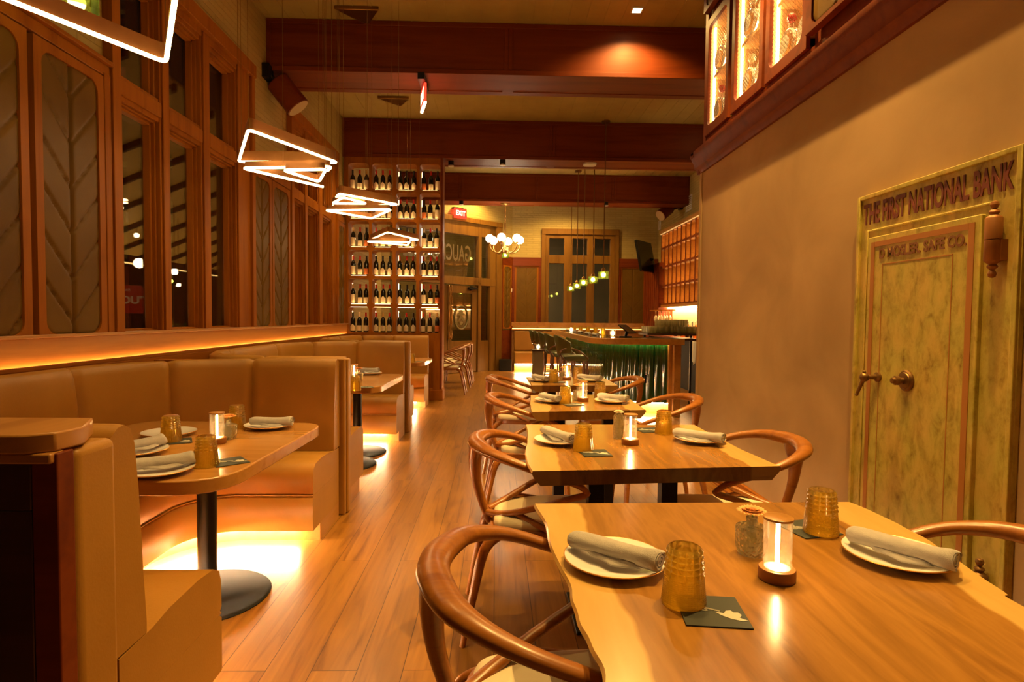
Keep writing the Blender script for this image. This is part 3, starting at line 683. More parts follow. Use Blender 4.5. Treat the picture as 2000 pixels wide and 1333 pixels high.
tag(put('led_strip', MB().box(PX0 + .02, 1.035, .12, XB, 1.05, .135, TBk), MT['ledsoft'], smooth=0), 'glowing light line under the back window sill', 'light strip')

# --- angled entrance wall
P0 = V((bx(999), YB, 0)); P1 = V((-1.22, 13.38, 0))
U = (P1 - P0).normalized(); Nn = V((-U.y, U.x, 0)) if V((-U.y, U.x, 0)).y < 0 else V((U.y, -U.x, 0))
TA = basis(P0, U, Nn)
def au(px, py=621):   # px -> u on angled wall, z
    d = ray(px, py); o = V((0, 0, CAMZ)); k = (P0 - o).dot(Nn) / d.dot(Nn); p = o + d * k
    return (p - P0).dot(U), p.z
LA = (V((XL, P0.y + (XL - P0.x) * U.y / U.x, 0)) - P0).length
hz_ = au(920, 434)[1]
uD0, uD1 = au(936)[0], au(800)[0]
b = MB(); b.box(0, 0, -.2, au(975)[0], CEIL, 0, TA); b.box(au(975)[0], hz_, -.2, LA + .2, CEIL, 0, TA); b.box(uD1 + .5, 0, -.2, LA + .2, hz_, 0, TA)
struct('wall_entrance', b, MT['brick'], 'angled brick wall over the entrance door', 'wall', smooth=0)
u = lambda px: au(px)[0]
ztr0, ztr1 = au(900, 541)[1], au(900, 458)[1]; zdt = au(900, 556)[1]
b = MB(); b.box(u(977), 0, -.05, u(966), hz_ + .04, .06, TA); b.box(u(977), hz_ - .03, -.05, LA, hz_ + .08, .07, TA)
b.box(u(966), 0, -.1, u(955), hz_, .03, TA); b.box(u(966), ztr1, -.1, LA, hz_, .03, TA)
b.box(u(938), 0, -.1, u(932), hz_, .035, TA); b.box(u(966), zdt, -.1, LA, ztr0, .04, TA); b.box(u(955), 0, -.08, u(938), .75, .0, TA)
b.box(u(938), ztr0 - .12, -.1, u(932), ztr0 + .02, .05, TA)
wn = struct('window_4', b, MT['btrim'], 'wooden transom and sidelight frame around the entrance door', 'window', bevel=.004, at=TA @ V((u(940), 0, 0)))
put('pane', MB().box(u(955), .75, -.06, u(938), ztr0 - .05, -.055, TA), MT['pane'], wn, smooth=0)
put('pane', MB().box(u(955), ztr0, -.06, u(938), ztr1, -.055, TA), MT['pane'], wn, smooth=0)
put('pane', MB().box(u(932), ztr0, -.06, LA, ztr1, -.055, TA), MT['pane'], wn, smooth=0)
# gold mirrored lettering on the transom pane (read from the street side)
zl = au(900, 496)[1]; lt = plain('gold_leaf_lettering', (.13, .08, .02), .5, .2)
o = text_mesh('lettering', 'GAUCHO·GRILL', .52, lt, None, Matrix.Identity(4), .002, .006)
xs_ = [v.co.x for v in o.data.vertices]; wmin, wmax = min(xs_), max(xs_)
Mt = basis(TA @ V((u(921), zl, -.052)), tuple(U), tuple(Nn)) @ Matrix.Translation((0, 0, 0)) @ Matrix.Diagonal((1.9 / (wmax - wmin), 1, 1, 1)) @ Matrix.Translation((-wmin, 0, 0))
o.parent = wn; o.data.transform(Matrix.Translation(-org(wn)) @ Mt)
# door leaf
b = MB(); a0, a1 = u(931), u(875); gz0, gz1 = au(900, 666)[1], au(900, 573)[1]; g0, g1 = u(922), u(882)
b.box(a0, .01, -.06, g0, zdt - .02, 0, TA); b.box(g1, .01, -.06, a1, zdt - .02, 0, TA); b.box(g0, .01, -.06, g1, gz0, 0, TA); b.box(g0, gz1, -.06, g1, zdt - .02, 0, TA)
b.box(g0 + .04, .25, 0, g1 - .04, gz0 - .12, .015, TA)
b.box(a1 + .01, .01, -.06, a1 + .16, zdt - .02, 0, TA); b.box(a1 + .62, .01, -.06, a1 + .75, zdt - .02, 0, TA); b.box(a1 + .16, .01, -.06, a1 + .62, .72, 0, TA); b.box(a1 + .16, gz1, -.06, a1 + .62, zdt - .02, 0, TA)
dr = struct('door_1', b, MT['btrim'], 'glazed double entrance door with an oval emblem on the glass', 'door', bevel=.004, at=TA @ V(((a0 + a1) / 2, 0, 0)))
put('pane', MB().box(g0, gz0, -.035, g1, gz1, -.03, TA), MT['pane'], dr, smooth=0)
put('pane', MB().box(a1 + .16, .72, -.035, a1 + .62, gz1, -.03, TA), MT['pane'], dr, smooth=0)
m = MB()
for q in (u(878.5), u(873.5)): m.tube(cr([TA @ V((q, .85, .02)), TA @ V((q, .87, .07)), TA @ V((q, 1.5, .07)), TA @ V((q, 2.0, .07)), TA @ V((q, 2.02, .02))], 4), .018, 8)
put('door_pull', m, MT['brass'], dr)
m = MB().box(u(928), zdt - .10, .02, u(912), zdt - .06, .08, TA); m.box(u(921), zdt - .13, .0, u(917), zdt - .03, .06, TA)
put('door_closer', m, MT['black'], dr)
# oval emblem : ring with a hat and moustache
ec = (u(902), au(900, 621)[1]); m = MB(); rx, rz = .20, .27
pts = [TA @ V((ec[0] + rx * math.cos(a), ec[1] + rz * math.sin(a), -.026)) for a in [2 * PI * k / 36 for k in range(36)]]
em = plain('etched_emblem', (.17, .13, .04), .5)
m.tube(pts, .022, 6, True)
def flat(pts2, d=.006): 
    m.prism([(0, 0)], 0, 0) if False else None
    n = len(pts2); vs = [TA @ V((ec[0] + p[0], ec[1] + p[1], -.028)) for p in pts2] + [TA @ V((ec[0] + p[0], ec[1] + p[1], -.028 + d)) for p in pts2]
    m.add(vs, [tuple(range(n)), tuple(range(2 * n - 1, n - 1, -1))] + [(i, (i + 1) % n, n + (i + 1) % n, n + i) for i in range(n)])
flat([(-.12, .08), (-.07, .06), (.07, .06), (.12, .08), (.10, .10), (.055, .10), (.045, .17), (0, .19), (-.045, .17), (-.055, .10), (-.10, .10)])
flat([(-.035, .05), (.035, .05), (.045, .0), (.09, -.06), (.10, -.08), (.04, -.06), (0, -.03), (-.04, -.06), (-.10, -.08), (-.09, -.06), (-.045, .0)])
flat([(-.06, -.10), (0, -.08), (.06, -.10), (.04, -.15), (0, -.18), (-.04, -.15)])
put('emblem', m, em, dr)
# narrow upholstered return between entrance and back wall
b = MB(); b.box(u(999) + .0, 0, 0, u(977), 1.0, .04, TA); b.box(0, zr0, 0, u(977), zr1 + .02, .05, TA); b.box(0, .0, 0, .04, zr1, .05, TA); b.box(u(977) - .04, 0, 0, u(977), zr1, .05, TA)
struct('trim_12', b, MT['beam'], 'reddish wood panelling in the corner right of the entrance', 'trim', bevel=.004)
chevron_pad('slim olive chevron panel in the corner right of the entrance door', .08, u(977) - .08, 1.06, zr0 - .03, TA, pitch=.2, fw=.03, group='olive chevron panels on the back wall')
# ================================================================== WINE SHELVES
YR = 9.18
rx0, rx1 = onY(679, 600, YR).x, onY(864, 600, YR).x
TW = basis((0, YR, 0), (1, 0, 0), (0, -1, 0))
cw, ch = .3675, .443; cx0 = onY(680.2, 600, YR).x; cz0 = onY(700, 649.5, YR).z
RD = .30
rk = thing('wine_rack', (rx1 - .7, YR + .15, 0), 'tall open wooden wine shelves of rounded cells standing between booths and entrance', 'shelf')
m = MB(); lites = MB()
for r in range(6):
    for c in range(4):
        u0 = cx0 - .024 + c * cw; v0 = cz0 - .022 + r * ch
        m.holed((u0, v0, u0 + cw, v0 + ch), (u0 + .024, v0 + .022, u0 + cw - .024, v0 + ch - .022), .045, -RD, 0, TW, seg=4, outer_wall=False)
        x0, x1, z0, z1 = u0 + .024, u0 + cw - .024, v0 + .022, v0 + ch - .022
        if r == 0: lites.box(x0 + .03, z1 - .006, -.05, x1 - .03, z1 - .001, -.03, TW)
        else:
            lites.box(x0 + .04, z0 + .001, -.045, x1 - .04, z0 + .005, -.02, TW)
        lites.box(x0 + .001, z0 + .06, -RD + .02, x0 + .005, z1 - .06, -RD + .035, TW)
xa, xb = cx0 - .024, cx0 - .024 + 4 * cw; za, zb = cz0 - .022, cz0 - .022 + 6 * ch
m.box(XL + .02, 1.0, -RD, xa, 3.775, -.012, TW); m.box(xb, 0, -RD, rx1, 3.775, .0, TW); m.box(xa, zb, -RD, xb, 3.775, -.012, TW); m.box(xa, .0, -RD, xb, za, 0, TW)
m.box(XL + .02, 0, -RD, xa, 1.0, 0, TW)
m.box(xb - .13, 0, 0, xb, za - .1, .02, TW)
put('rack_frame', m, MT['trim'], rk, bevel=.0)
m = MB(); m.box(xb - .28, 0, -RD - .012, rx1 + .015, .16, .025, TW); m.box(xb - .28, .16, -RD - .006, rx1 + .008, .185, .018, TW)
put('rack_plinth', m, MT['trim'], rk, bevel=.004)
m = MB().box(rx1 - .035, .18, .012, rx1 - .004, 3.77, .022, TW); put('post_moulding', m, MT['beam'], rk, bevel=.003)
put('led_strip', lites, emit('rack_strip_glow', (1.0, .58, .20), 5.5), rk, smooth=0)
# bottles
bg = plain('dark_bottle_glass', (.006, .007, .003), .12, 0, .6)
caps = {'red': plain('red_capsule', (.55, .015, .012), .35), 'black': plain('black_capsule', (.012, .01, .01), .35), 'gold': plain('gold_capsule', (.60, .36, .10), .35), 'pale': plain('pale_capsule', (.7, .55, .38), .4)}
paper = plain('label_paper', (.72, .60, .42), .6); paper_o = plain('orange_label_paper', (.50, .13, .03), .6)
BP = {}
def wine_proto(cap, lab):
    t = thing('wine_bottle', (0, 0, 0), 'x', 'bottle', 'wine bottles on the open shelves')
    p = [(.034, 0), (.0375, .006), (.0375, .185), (.034, .205), (.020, .232), (.0145, .245), (.0135, .30)]
    put('bottle_body', MB().lathe(p, 16), bg, t)
    put('capsule', MB().lathe([(.0148, .245), (.0148, .303), (.0155, .305), (.0155, .312), (.001, .313)], 12), caps[cap], t)
    m = MB(); r = .0382; n = 12; vs = []
    h = {'point': .13, 'tall': .165, 'short': .10, 'orange': .11}[lab]
    for k in range(n + 1):
        a = -PI / 2 + (k / n - .5) * 2.3; s = abs(k / n - .5) * 2
        top = .03 + (h - .03) * (1 - .42 * s) if lab == 'point' else .03 + h * .75
        vs += [(r * math.cos(a), r * math.sin(a), .022), (r * math.cos(a), r * math.sin(a), top)]
    m.add(vs, [(2 * k, 2 * k + 2, 2 * k + 3, 2 * k + 1) for k in range(n)])
    put('label', m, paper_o if lab == 'orange' else paper, t)
    return t
combo = {  # row from top -> 4 cells of three (cap,label)
 0: ['bt rs gt', 'rp rp rp', 'bp bp bp', 'bo rs bt'], 1: ['bs rs gt', 'bp bp bp', 'rp rp rp', 'bo rs gt'],
 2: ['gt rs bo', 'rp rp rp', 'bp bp bp', 'pt rs bt'], 3: ['rt rs bo', 'bp bp bp', 'rp rp rp', 'rs rs rs'],
 4: ['gt rs rs', 'rp rp rp', 'bp bp bp', 'rt rs bo'], 5: ['bp ps rs', 'rp gs rp', 'bp rp bp', 'rs rs go']}
CN = {'r': 'red', 'b': 'black', 'g': 'gold', 'p': 'pale'}; LN = {'p': 'point', 't': 'tall', 's': 'short', 'o': 'orange'}
LD = {'point': 'pointed pale label', 'tall': 'tall white label', 'short': 'square white label', 'orange': 'dark orange label'}
rown = ['top', 'second', 'third', 'fourth', 'fifth', 'bottom']; coln = ['leftmost', 'second', 'third', 'rightmost']; posn = ['left', 'middle', 'right']
for r in range(6):
    for c in range(4):
        for k, code in enumerate(combo[r][c].split()):
            cap, lab = CN[code[0]], LN[code[1]]
            x = cx0 + c * cw + .055 + k * .105 + random.uniform(-.008, .008); z = cz0 + (5 - r) * ch + .001; y = YR + .085 + random.uniform(-.01, .01)
            if (cap, lab) not in BP: BP[(cap, lab)] = o = wine_proto(cap, lab); o.location = (x, y, z)
            else: o = dup(BP[(cap, lab)], (x, y, z))
            o['label'] = '%s %s bottle, %s of three, %s cell, %s shelf row' % (cap + '-capped', LD[lab].replace(' label', '-label'), posn[k], coln[c], rown[r])

# ================================================================== BOOTHS
XE, XW = -1.02, -2.225
def upath(yA, yB, R=.82, step=.025, XN=XE):
    pts = []
    def seg(a, b_, n):
        L = math.dist(a, b_); k = max(1, int(L / step))
        for i in range(k): t = i / k; pts.append((a[0] + (b_[0] - a[0]) * t, a[1] + (b_[1] - a[1]) * t, n[0], n[1]))
    def arc(cx, cy, a0, a1):
        k = int(abs(a1 - a0) * R / step)
        for i in range(k): a = a0 + (a1 - a0) * i / k; pts.append((cx + R * math.cos(a), cy + R * math.sin(a), -math.cos(a), -math.sin(a)))
    seg((XN, yA), (XW + R, yA), (0, 1)); arc(XW + R, yA + R, -PI / 2, -PI)
    seg((XW, yA + R), (XW, yB - R), (1, 0)); arc(XW + R, yB - R, PI, PI / 2)
    seg((XW + R, yB), (XE, yB), (0, -1)); pts.append((XE, yB, 0, -1))
    return pts
seat_led = emit('seat_strip_glow', (1.0, .72, .40), 150)
def booth(n, yA, yB, label, XN=XE):
    t = thing('booth_bench', (-1.7, (yA + yB) / 2, 0), label, 'booth seat', None)
    P = upath(yA, yB, XN=XN); step = .025; L = len(P)
    seams = [22, 42, 66, L - 66, L - 42, L - 22] if L > 140 else [22, 42, L - 42, L - 22]
    mid = (66 + L - 66) // 2
    if L - 132 > 40: seams.append(mid)
    def g(i):
        d = min(abs(i - s) for s in seams + [-1, L]) * step
        q = min(1, d / .06); return 1 - math.sqrt(max(0, 1 - (1 - q) ** 2))
    def fn(i, o, z):
        if o > .03: o -= .030 * g(i)
        if z > 1.0: z -= .012 * g(i)
        return o, z
    lean = [(0, .462), (0, 1.012), (.035, 1.033), (.06, 1.036), (.085, 1.022), (.10, .98), (.115, .85), (.13, .62), (.14, .50), (.14, .462)]
    put('backrest', MB().sweep(P, lean, fn=fn), MT['leather'], t, smooth=60)
    st = [(.02, .301), (.02, .455), (.16, .461), (.24, .474), (.40, .48), (.50, .472), (.54, .45), (.553, .41), (.555, .322), (.538, .301)]
    put('seat_cushion', MB().sweep(P, st), MT['leather'], t, smooth=50)
    put('seat_apron', MB().sweep(P, [(.02, .10), (.02, .30), (.536, .30), (.555, .284), (.555, .105), (.55, .10)]), MT['leather'], t, smooth=50)
    put('piping', MB().sweep(P, [(.540, .296), (.553, .299), (.553, .304), (.540, .307)]), MT['leather'], t)
    put('plinth', MB().sweep(P, [(.02, 0), (.02, .10), (.42, .10), (.42, .0)]), MT['ledge'], t, smooth=50)
    q0 = 5
    put('led_strip', MB().sweep(P[q0:-q0], [(.425, .078), (.425, .088), (.445, .092), (.445, .082)]), seat_led, t, smooth=0)
    return t
BA = []
booth(1, 1.415, 3.815, 'nearest tan leather booth bench curving round the first booth table', -.925)
booth(2, 3.945, 6.55, 'middle tan leather booth bench behind the second divider')
booth(3, 6.69, 8.84, 'farthest tan leather booth bench below the wine shelves')
def divider(y0, y1, label, wood_end=False):
    t = thing('booth_divider', (-1.6, (y0 + y1) / 2, 0), label, 'booth divider')
    m = MB()
    m.box(XL + .18, y0 + .02, 0, XE - .06, y1 - .02, 1.015)
    put('core_panel', m, MT['dark'] if wood_end else MT['trim'], t, smooth=0)
    if wood_end:
        m = MB()
        for (a0, b0, a1, b1) in ((XL + .18, 0, -.96, .14), (XL + .18, .90, -.96, 1.02), (-1.06, .14, -.96, .90), (-1.9, .14, -1.8, .90)): m.box(a0, y0 - .03, b0, a1, y0 - .012, b1)
        m.box(XL + .18, y0 - .014, .0, -.96, y0 + .018, 1.02)
        put('dark_panel', m, MT['dark'], t, bevel=.003)
        m = MB(); m.box(-.959, y0 - .03, 0, -.905, y0 + .018, 1.02); put('corner_stile', m, MT['beam'], t, bevel=.003)
        m = MB(); m.prism([(XL + .18, y0 - .05), (-.96, y0 - .05), (-.915, y0 - .02), (-.905, y0 + .05), (-.96, y0 + .16), (XL + .18, y0 + .16)], 1.022, 1.062)
        m.box(XL + .18, y0 - .042, 1.0, -.911, y0 + .0, 1.0215)
        put('cap_rail', m, MT['ledge'], t, bevel=.004)
        m = MB(); m.box(-1.02, y0 + .021, .0, -.903, y1 + .008, 1.018); put('leather_end', m, MT['leather'], t, bevel=.02, bseg=4)
    else:
        m = MB(); m.box(-1.08, y0, .0, -.985, y0 + .035, 1.035); m.box(-1.08, y0 + .042, 0, -.975, y1 - .003, 1.03)
        put('leather_end', m, MT['leather'], t, bevel=.012, bseg=3)
    return t
divider(1.25, 1.40, 'dark wood and leather divider closest to the camera at lower left', True)
divider(3.82, 3.94, 'leather wrapped divider between the first and second booths')
divider(6.555, 6.685, 'leather wrapped divider between the second and third booths')

def rr_table(pts, z0, z1, r, n=6):
    # round the corners of a polygon
    out = []; N_ = len(pts)
    for i in range(N_):
        a, b_, c = V((*pts[i - 1], 0)), V((*pts[i], 0)), V((*pts[(i + 1) % N_], 0)); rr = r[i]
        d1 = (a - b_).normalized(); d2 = (c - b_).normalized(); p, q = b_ + d1 * rr, b_ + d2 * rr
        for k in range(n + 1):
            s = k / n; v = p * (1 - s) ** 2 + b_ * 2 * s * (1 - s) + q * s * s; out.append((v.x, v.y))
    return out
def booth_table(label, y0, y1, xe, poles):
    xl = -1.82
    t = thing('booth_table', (-1.35, (y0 + y1) / 2, 0), label, 'table')
    pts = rr_table([(xl, y0 + .03), (xe - .03, y0), (xe, y1 - .04), (xl, y1)], 0, 0, [.14, .20, .14, .14])
    if True: put('tabletop', MB().prism(pts, .71, .76), MT['btable'], t, bevel=.005)
    for (x, y) in poles:
        put('column', MB().lathe([(.042, .012), (.042, .70), (.10, .70), (.10, .71)], 24, Matrix.Translation((x, y, 0))), MT['black'], t)
        put('base_plate', MB().lathe([(.27, 0), (.275, .006), (.265, .014), (.05, .018), (.001, .018)], 40, Matrix.Translation((x, y, 0))), plain('grey_iron_plate', (.012, .011, .009), .8, .0, .12) if 'grey_iron_plate' not in bpy.data.materials else bpy.data.materials['grey_iron_plate'], t)
    return t
booth_table('nearest honey oak booth table set for four', 1.925, 3.05, -.875, [(-1.33, 2.70)])
booth_table('second honey oak booth table between the leather dividers', 4.52, 5.67, -.875, [(-1.33, 5.62), (-1.33, 5.15)])
booth_table('third honey oak booth table in front of the wine shelves', 7.02, 7.95, -.85, [(-1.35, 7.5)])

# ================================================================== LIVE EDGE TABLES
def wavy(pxs, z=.76): return [tuple(onZ(x, y, z))[:2] for x, y in pxs]
def slab_table(label, left, right, yfront=None, legs=None):
    Lp = wavy(left); Rp = wavy(right)
    if yfront is not None:
        Lp.append((Lp[-1][0] - .02, Lp[-1][1] - .10)); Lp.append((Lp[-1][0] + .03, yfront)); Rp.append((Rp[-1][0] + .01, yfront))
    Ls = cr(Lp, 5); Rs = cr(Rp, 5)
    cx = (Ls[0][0] + Rs[0][0] + Ls[-1][0] + Rs[-1][0]) / 4; cy = (Ls[0][1] + Ls[-1][1]) / 2
    t = thing('slab_table', (cx, cy, 0), label, 'table')
    top = Ls[::-1] + Rs; n = len(top); nl = len(Ls)
    def ins(i, p, k): return (p[0] + (k if i < nl else -k), p[1])
    vs = []
    for z, k in ((.76, .004), (.752, .0), (.735, .008), (.72, .022), (.706, .034)):
        for i, p in enumerate(top): vs.append((*ins(i, p, k + .0012 * math.sin(i * 1.1 + z * 60)), z))
    fs = [tuple(range(n)), tuple(range(5 * n - 1, 4 * n - 1, -1))]
    for j in range(4): fs += [(j * n + i, j * n + (i + 1) % n, (j + 1) * n + (i + 1) % n, (j + 1) * n + i) for i in range(n)]
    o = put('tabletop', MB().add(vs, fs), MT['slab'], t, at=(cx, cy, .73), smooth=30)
    o['halfw'] = float(((Rs[0][0] - Ls[0][0]) + (Rs[-1][0] - Ls[-1][0])) / 4 + .0)
    for (dx) in legs or (-.16, .16):
        m = MB(); m.box(cx + dx - .035, cy - .035, .012, cx + dx + .035, cy + .035, .70); put('column', m, MT['black'], t, bevel=.004)
    m = MB(); m.box(cx - .26, cy - .18, 0, cx + .26, cy + .18, .012); put('base_plate', m, MT['black'], t, bevel=.003)
    return t, cx, cy
t1 = slab_table('largest live edge slab table in the right foreground', [(1042, 984), (1064, 1022), (1078, 1078), (1107, 1133), (1117, 1176), (1131, 1219), (1153, 1262), (1178, 1320)], [(1662, 981), (1716, 1004), (1772, 1032), (1820, 1058), (1880, 1100), (1966, 1158), (2000, 1184)], yfront=.70)
t2 = slab_table('second live edge slab table, behind the foreground one', [(1026.7, 829.5), (1030, 854), (1026, 875), (1026.7, 896), (1038, 921)], [(1357, 830), (1425, 866), (1480, 892), (1526, 911)])
t3 = slab_table('third live edge slab table from the foreground', [(1036, 772), (1035, 785), (1036, 795), (1038, 805)], [(1217, 771), (1240, 786), (1262, 801)])
t4 = slab_table('farthest live edge slab table, nearest the bar', [(1028, 737), (1031, 742), (1035, 747), (1038, 753.5)], [(1179, 738), (1193, 745), (1208, 753.5)])

# ================================================================== ARM CHAIRS
def make_chair():
    t = thing('armchair', (0, 0, 0), 'x', 'chair', 'curved wooden armchairs at the slab tables')
    W = MT['chair']; T_ = lambda pts, rad, n=5: (lambda c: MB().tube([q[:3] for q in c], [(q[3], q[4]) for q in c], 12, ref=(0, 0, 1)))(cr([(*p, *r) for p, r in zip(pts, rad)], n))
    # top ring with both arms and their pointed ends
    hp = [(.165, .255, .632), (.12, .268, .665), (.0, .278, .708), (-.12, .262, .748), (-.215, .195, .772), (-.265, .09, .780)]
    hr = [(.013, .011), (.017, .013), (.019, .015), (.022, .017), (.030, .021), (.036, .027)]
    P = hp + [(-.28, 0, .778)] + [(x, -y, z) for x, y, z in hp[::-1]]
    R = hr + [(.036, .030)] + hr[::-1]
    put('arm_ring', T_(P, R, 6), W, t, smooth=80)
    # central back post, broad at the top
    c = cr([(-.278, .0, .782, .090, .030), (-.278, 0, .745, .066, .032), (-.283, 0, .69, .040, .028), (-.275, 0, .60, .024, .021), (-.245, 0, .50, .020, .018), (-.215, 0, .43, .022, .018)], 6)
    put('back_post', MB().tube([q[:3] for q in c], [(q[3], q[4]) for q in c], 14, ref=(1, 0, 0)), W, t, smooth=80)
    for s in (1, -1):
        put('brace', T_([(.170, .252 * s, .634), (.155, .25 * s, .618), (.08, .225 * s, .59), (-.05, .165 * s, .535), (-.16, .09 * s, .49), (-.225, .02 * s, .475)], [(.010, .010), (.015, .013), (.016, .013), (.016, .013), (.018, .014), (.016, .014)], 6), W, t, smooth=80)
        put('lower_brace', T_([(-.11, .125 * s, .505), (-.02, .185 * s, .475), (.06, .215 * s, .445)], [(.012, .012), (.014, .012), (.012, .012)], 5), W, t, smooth=80)
        put('leg', T_([(-.17, .17 * s, .435), (-.235, .195 * s, .38), (-.275, .21 * s, .22), (-.32, .225 * s, 0)], [(.020, .020), (.021, .021), (.018, .018), (.012, .012)], 6), W, t, smooth=80)
        put('leg', T_([(.20, .19 * s, .435), (.215, .205 * s, .33), (.225, .21 * s, .15), (.235, .215 * s, 0)], [(.020, .020), (.019, .019), (.016, .016), (.012, .012)], 6), W, t, smooth=80)
    fr = rr_table([(-.215, -.19), (.235, -.225), (.235, .225), (-.215, .19)], 0, 0, [.09, .08, .08, .09])
    put('seat_frame', MB().prism(fr, .415, .455), W, t, bevel=.008, bseg=3)
    cu = rr_table([(-.20, -.175), (.225, -.21), (.225, .21), (-.20, .175)], 0, 0, [.08, .07, .07, .08])
    n = len(cu); vs = []; fs = []
    prof = [(1.0, .455), (1.0, .468), (.975, .480), (.88, .488), (.5, .493), (.0, .495)]
    for s, z in prof: vs += [(p[0] * s, p[1] * s, z) for p in cu]
    for j in range(len(prof) - 1): fs += [(j * n + i, j * n + (i + 1) % n, (j + 1) * n + (i + 1) % n, (j + 1) * n + i) for i in range(n)]
    put('seat_pad', MB().add(vs, fs), MT['cream'], t, smooth=60)
    return t
ch0 = make_chair(); first = [True]
def chair(x, y, rz, label, group='curved wooden armchairs at the slab tables'):
    if first[0]: first[0] = False; ch0.location = (x, y, 0); ch0.rotation_euler = (0, 0, rz); r = ch0
    else: r = dup(ch0, (x, y, 0), rz)
    r['label'] = label; r['group'] = group
chair(.15, 1.235, 0, 'curved wooden armchair in the foreground, left side of the largest slab table')
chair(.195, 2.50, 0, 'wooden armchair on the left side of the second slab table')
chair(.235, 3.84, 0, 'wooden armchair on the left side of the third slab table')
chair(.22, 5.07, 0, 'wooden armchair on the left side of the farthest slab table')
chair(1.09, 1.27, PI, 'wooden armchair cut by the right edge, right of the foreground table')
chair(1.04, 2.52, PI, 'wooden armchair against the plaster wall, right of the second slab table')
chair(1.06, 3.86, PI, 'wooden armchair right of the third slab table')
chair(.98, 5.07, PI, 'wooden armchair right of the farthest slab table, before the green bar')
G2 = 'armchairs at the table behind the wine shelves'
chair(-.84, 10.05, PI, 'nearest wooden armchair beyond the wine shelves', G2)
chair(-.80, 11.0, PI, 'second wooden armchair beyond the wine shelves, behind the nearest', G2)
chair(-.78, 11.75, PI, 'third wooden armchair beyond the wine shelves, closest to the entrance', G2)
t = thing('dining_table', (-1.5, 10.6, 0), 'wooden dining table mostly hidden behind the wine shelves', 'table')
put('tabletop', MB().box(-1.95, 9.8, .72, -1.05, 11.9, .76), MT['btable'], t, bevel=.006)
put('column', MB().cyl(-1.5, 10.3, .015, .72, .04), MT['black'], t); put('base_plate', MB().cyl(-1.5, 10.3, 0, .015, .26, 32), MT['black'], t)

# ================================================================== LED RING LIGHTS
band = noisy('brushed_copper_band', (.24, .10, .03), (.34, .15, .045), 5, .35, 0, metal=.6)
def tri_ring(t, P, z, rad=.0165, gap=None, corner=.026, h=.075):
    pts = []; n = len(P); P = [V((p[0], p[1], z)) for p in P]; openp = gap
    for i in range(n):
        a, b_, c = P[i - 1], P[i], P[(i + 1) % n]
        if openp and i in (0, n - 1): pts.append(tuple(b_)); continue
        d1 = (a - b_).normalized(); d2 = (c - b_).normalized()
        ang = d1.angle(d2); rr = min(corner / max(.25, math.tan(ang / 2)), .07)
        p, q = b_ + d1 * rr, b_ + d2 * rr
        for k in range(6): s = k / 5; pts.append(tuple(p * (1 - s) ** 2 + b_ * 2 * s * (1 - s) + q * s * s))
    put('led_tube', MB().tube(pts, rad * .55, 8, closed=not openp), MT['led'], t, smooth=80)
    cen = sum(P, V((0, 0, 0))) / n; vs = []; fs = []; m_ = len(pts)
    for p in pts: p = V(p); vs += [p + V((0, 0, .008)), p + V((0, 0, h)), p + (cen - p).normalized() * .006 + V((0, 0, h)), p + (cen - p).normalized() * .006 + V((0, 0, .008))]
    for i in range(m_ if not openp else m_ - 1):
        j = (i + 1) % m_
        for k in range(4): fs.append((4 * i + k, 4 * j + k, 4 * j + (k + 1) % 4, 4 * i + (k + 1) % 4))
    if openp: fs += [(0, 1, 2, 3), tuple(range(4 * m_ - 4, 4 * m_))]
    put('metal_band', MB().add(vs, fs), band, t, smooth=50)
    return pts
def xy(px, z): p = onZ(*px, z); return (p.x, p.y)
def ring_light(label, rings, center):
    t = thing('triangular_ring_light', (center[0], center[1], 2.4), label, 'pendant light', 'triangular LED ring lights over the booths')
    w = MB()
    for pxs, z, op in rings:
        P = [xy(p, z) if p[1] > -900 else p for p in pxs] if isinstance(pxs[0][0], (int, float)) and max(abs(pxs[0][0]), abs(pxs[0][1])) > 8 else list(pxs)
        tri_ring(t, P, z, gap=op, h=.075 if z > 2.39 else .045)
        for i in (range(3)): 
            q = P[i]; w.tube([(q[0], q[1], z + .05), (q[0], q[1], CEIL - .03)], .0016, 5)
    put('hanging_wire', w, MT['brassd'], t, smooth=0)
    c = center; k = .22
    m = MB().prism([(c[0] - k, c[1] - k * .4), (c[0] + k, c[1] - k * .4), (c[0] + .05, c[1] + k)], CEIL - .04, CEIL)
    put('ceiling_plate', m, plain('dark_gold_plate', (.30, .16, .04), .3, .9) if 'dark_gold_plate' not in bpy.data.materials else bpy.data.materials['dark_gold_plate'], t, bevel=.006)
    return t
ring_light('nearest triangular light ring, at the top left corner', [([(-1.07, 2.01), (-1.44, 2.61), (-1.78, 2.0)], 2.40, False)], (-1.4, 2.4))
ring_light('second light ring cluster from the camera, two stacked triangles before the brick wall', [([(485, 253), (466, 316), (660, 318)], 2.40, False), ([(631, 365), (472, 328.5), (648, 325.5), (640, 333)], 2.30, True), ([(553, 332.8), (637, 330.7), (623, 355.4)], 2.27, False)], (-1.45, 4.0))
ring_light('third light ring cluster, overlapping the wine shelves at left', [([(657, 385), (662.6, 378.5), (778, 400), (649, 405.8), (650, 402)], 2.40, True), ([(671, 386), (648, 397.6), (717, 398)], 2.37, False), ([(634, 411), (765, 409.5), (726, 426.8)], 2.28, False)], onZ(700, 20, CEIL)[:2])
ring_light('smallest and farthest light ring cluster, in front of the wine shelves', [([(757, 454), (722, 469), (818, 469)], 2.40, False), ([(795, 479), (714, 472), (801, 473), (797, 477)], 2.33, True)], onZ(770, 192, CEIL)[:2])
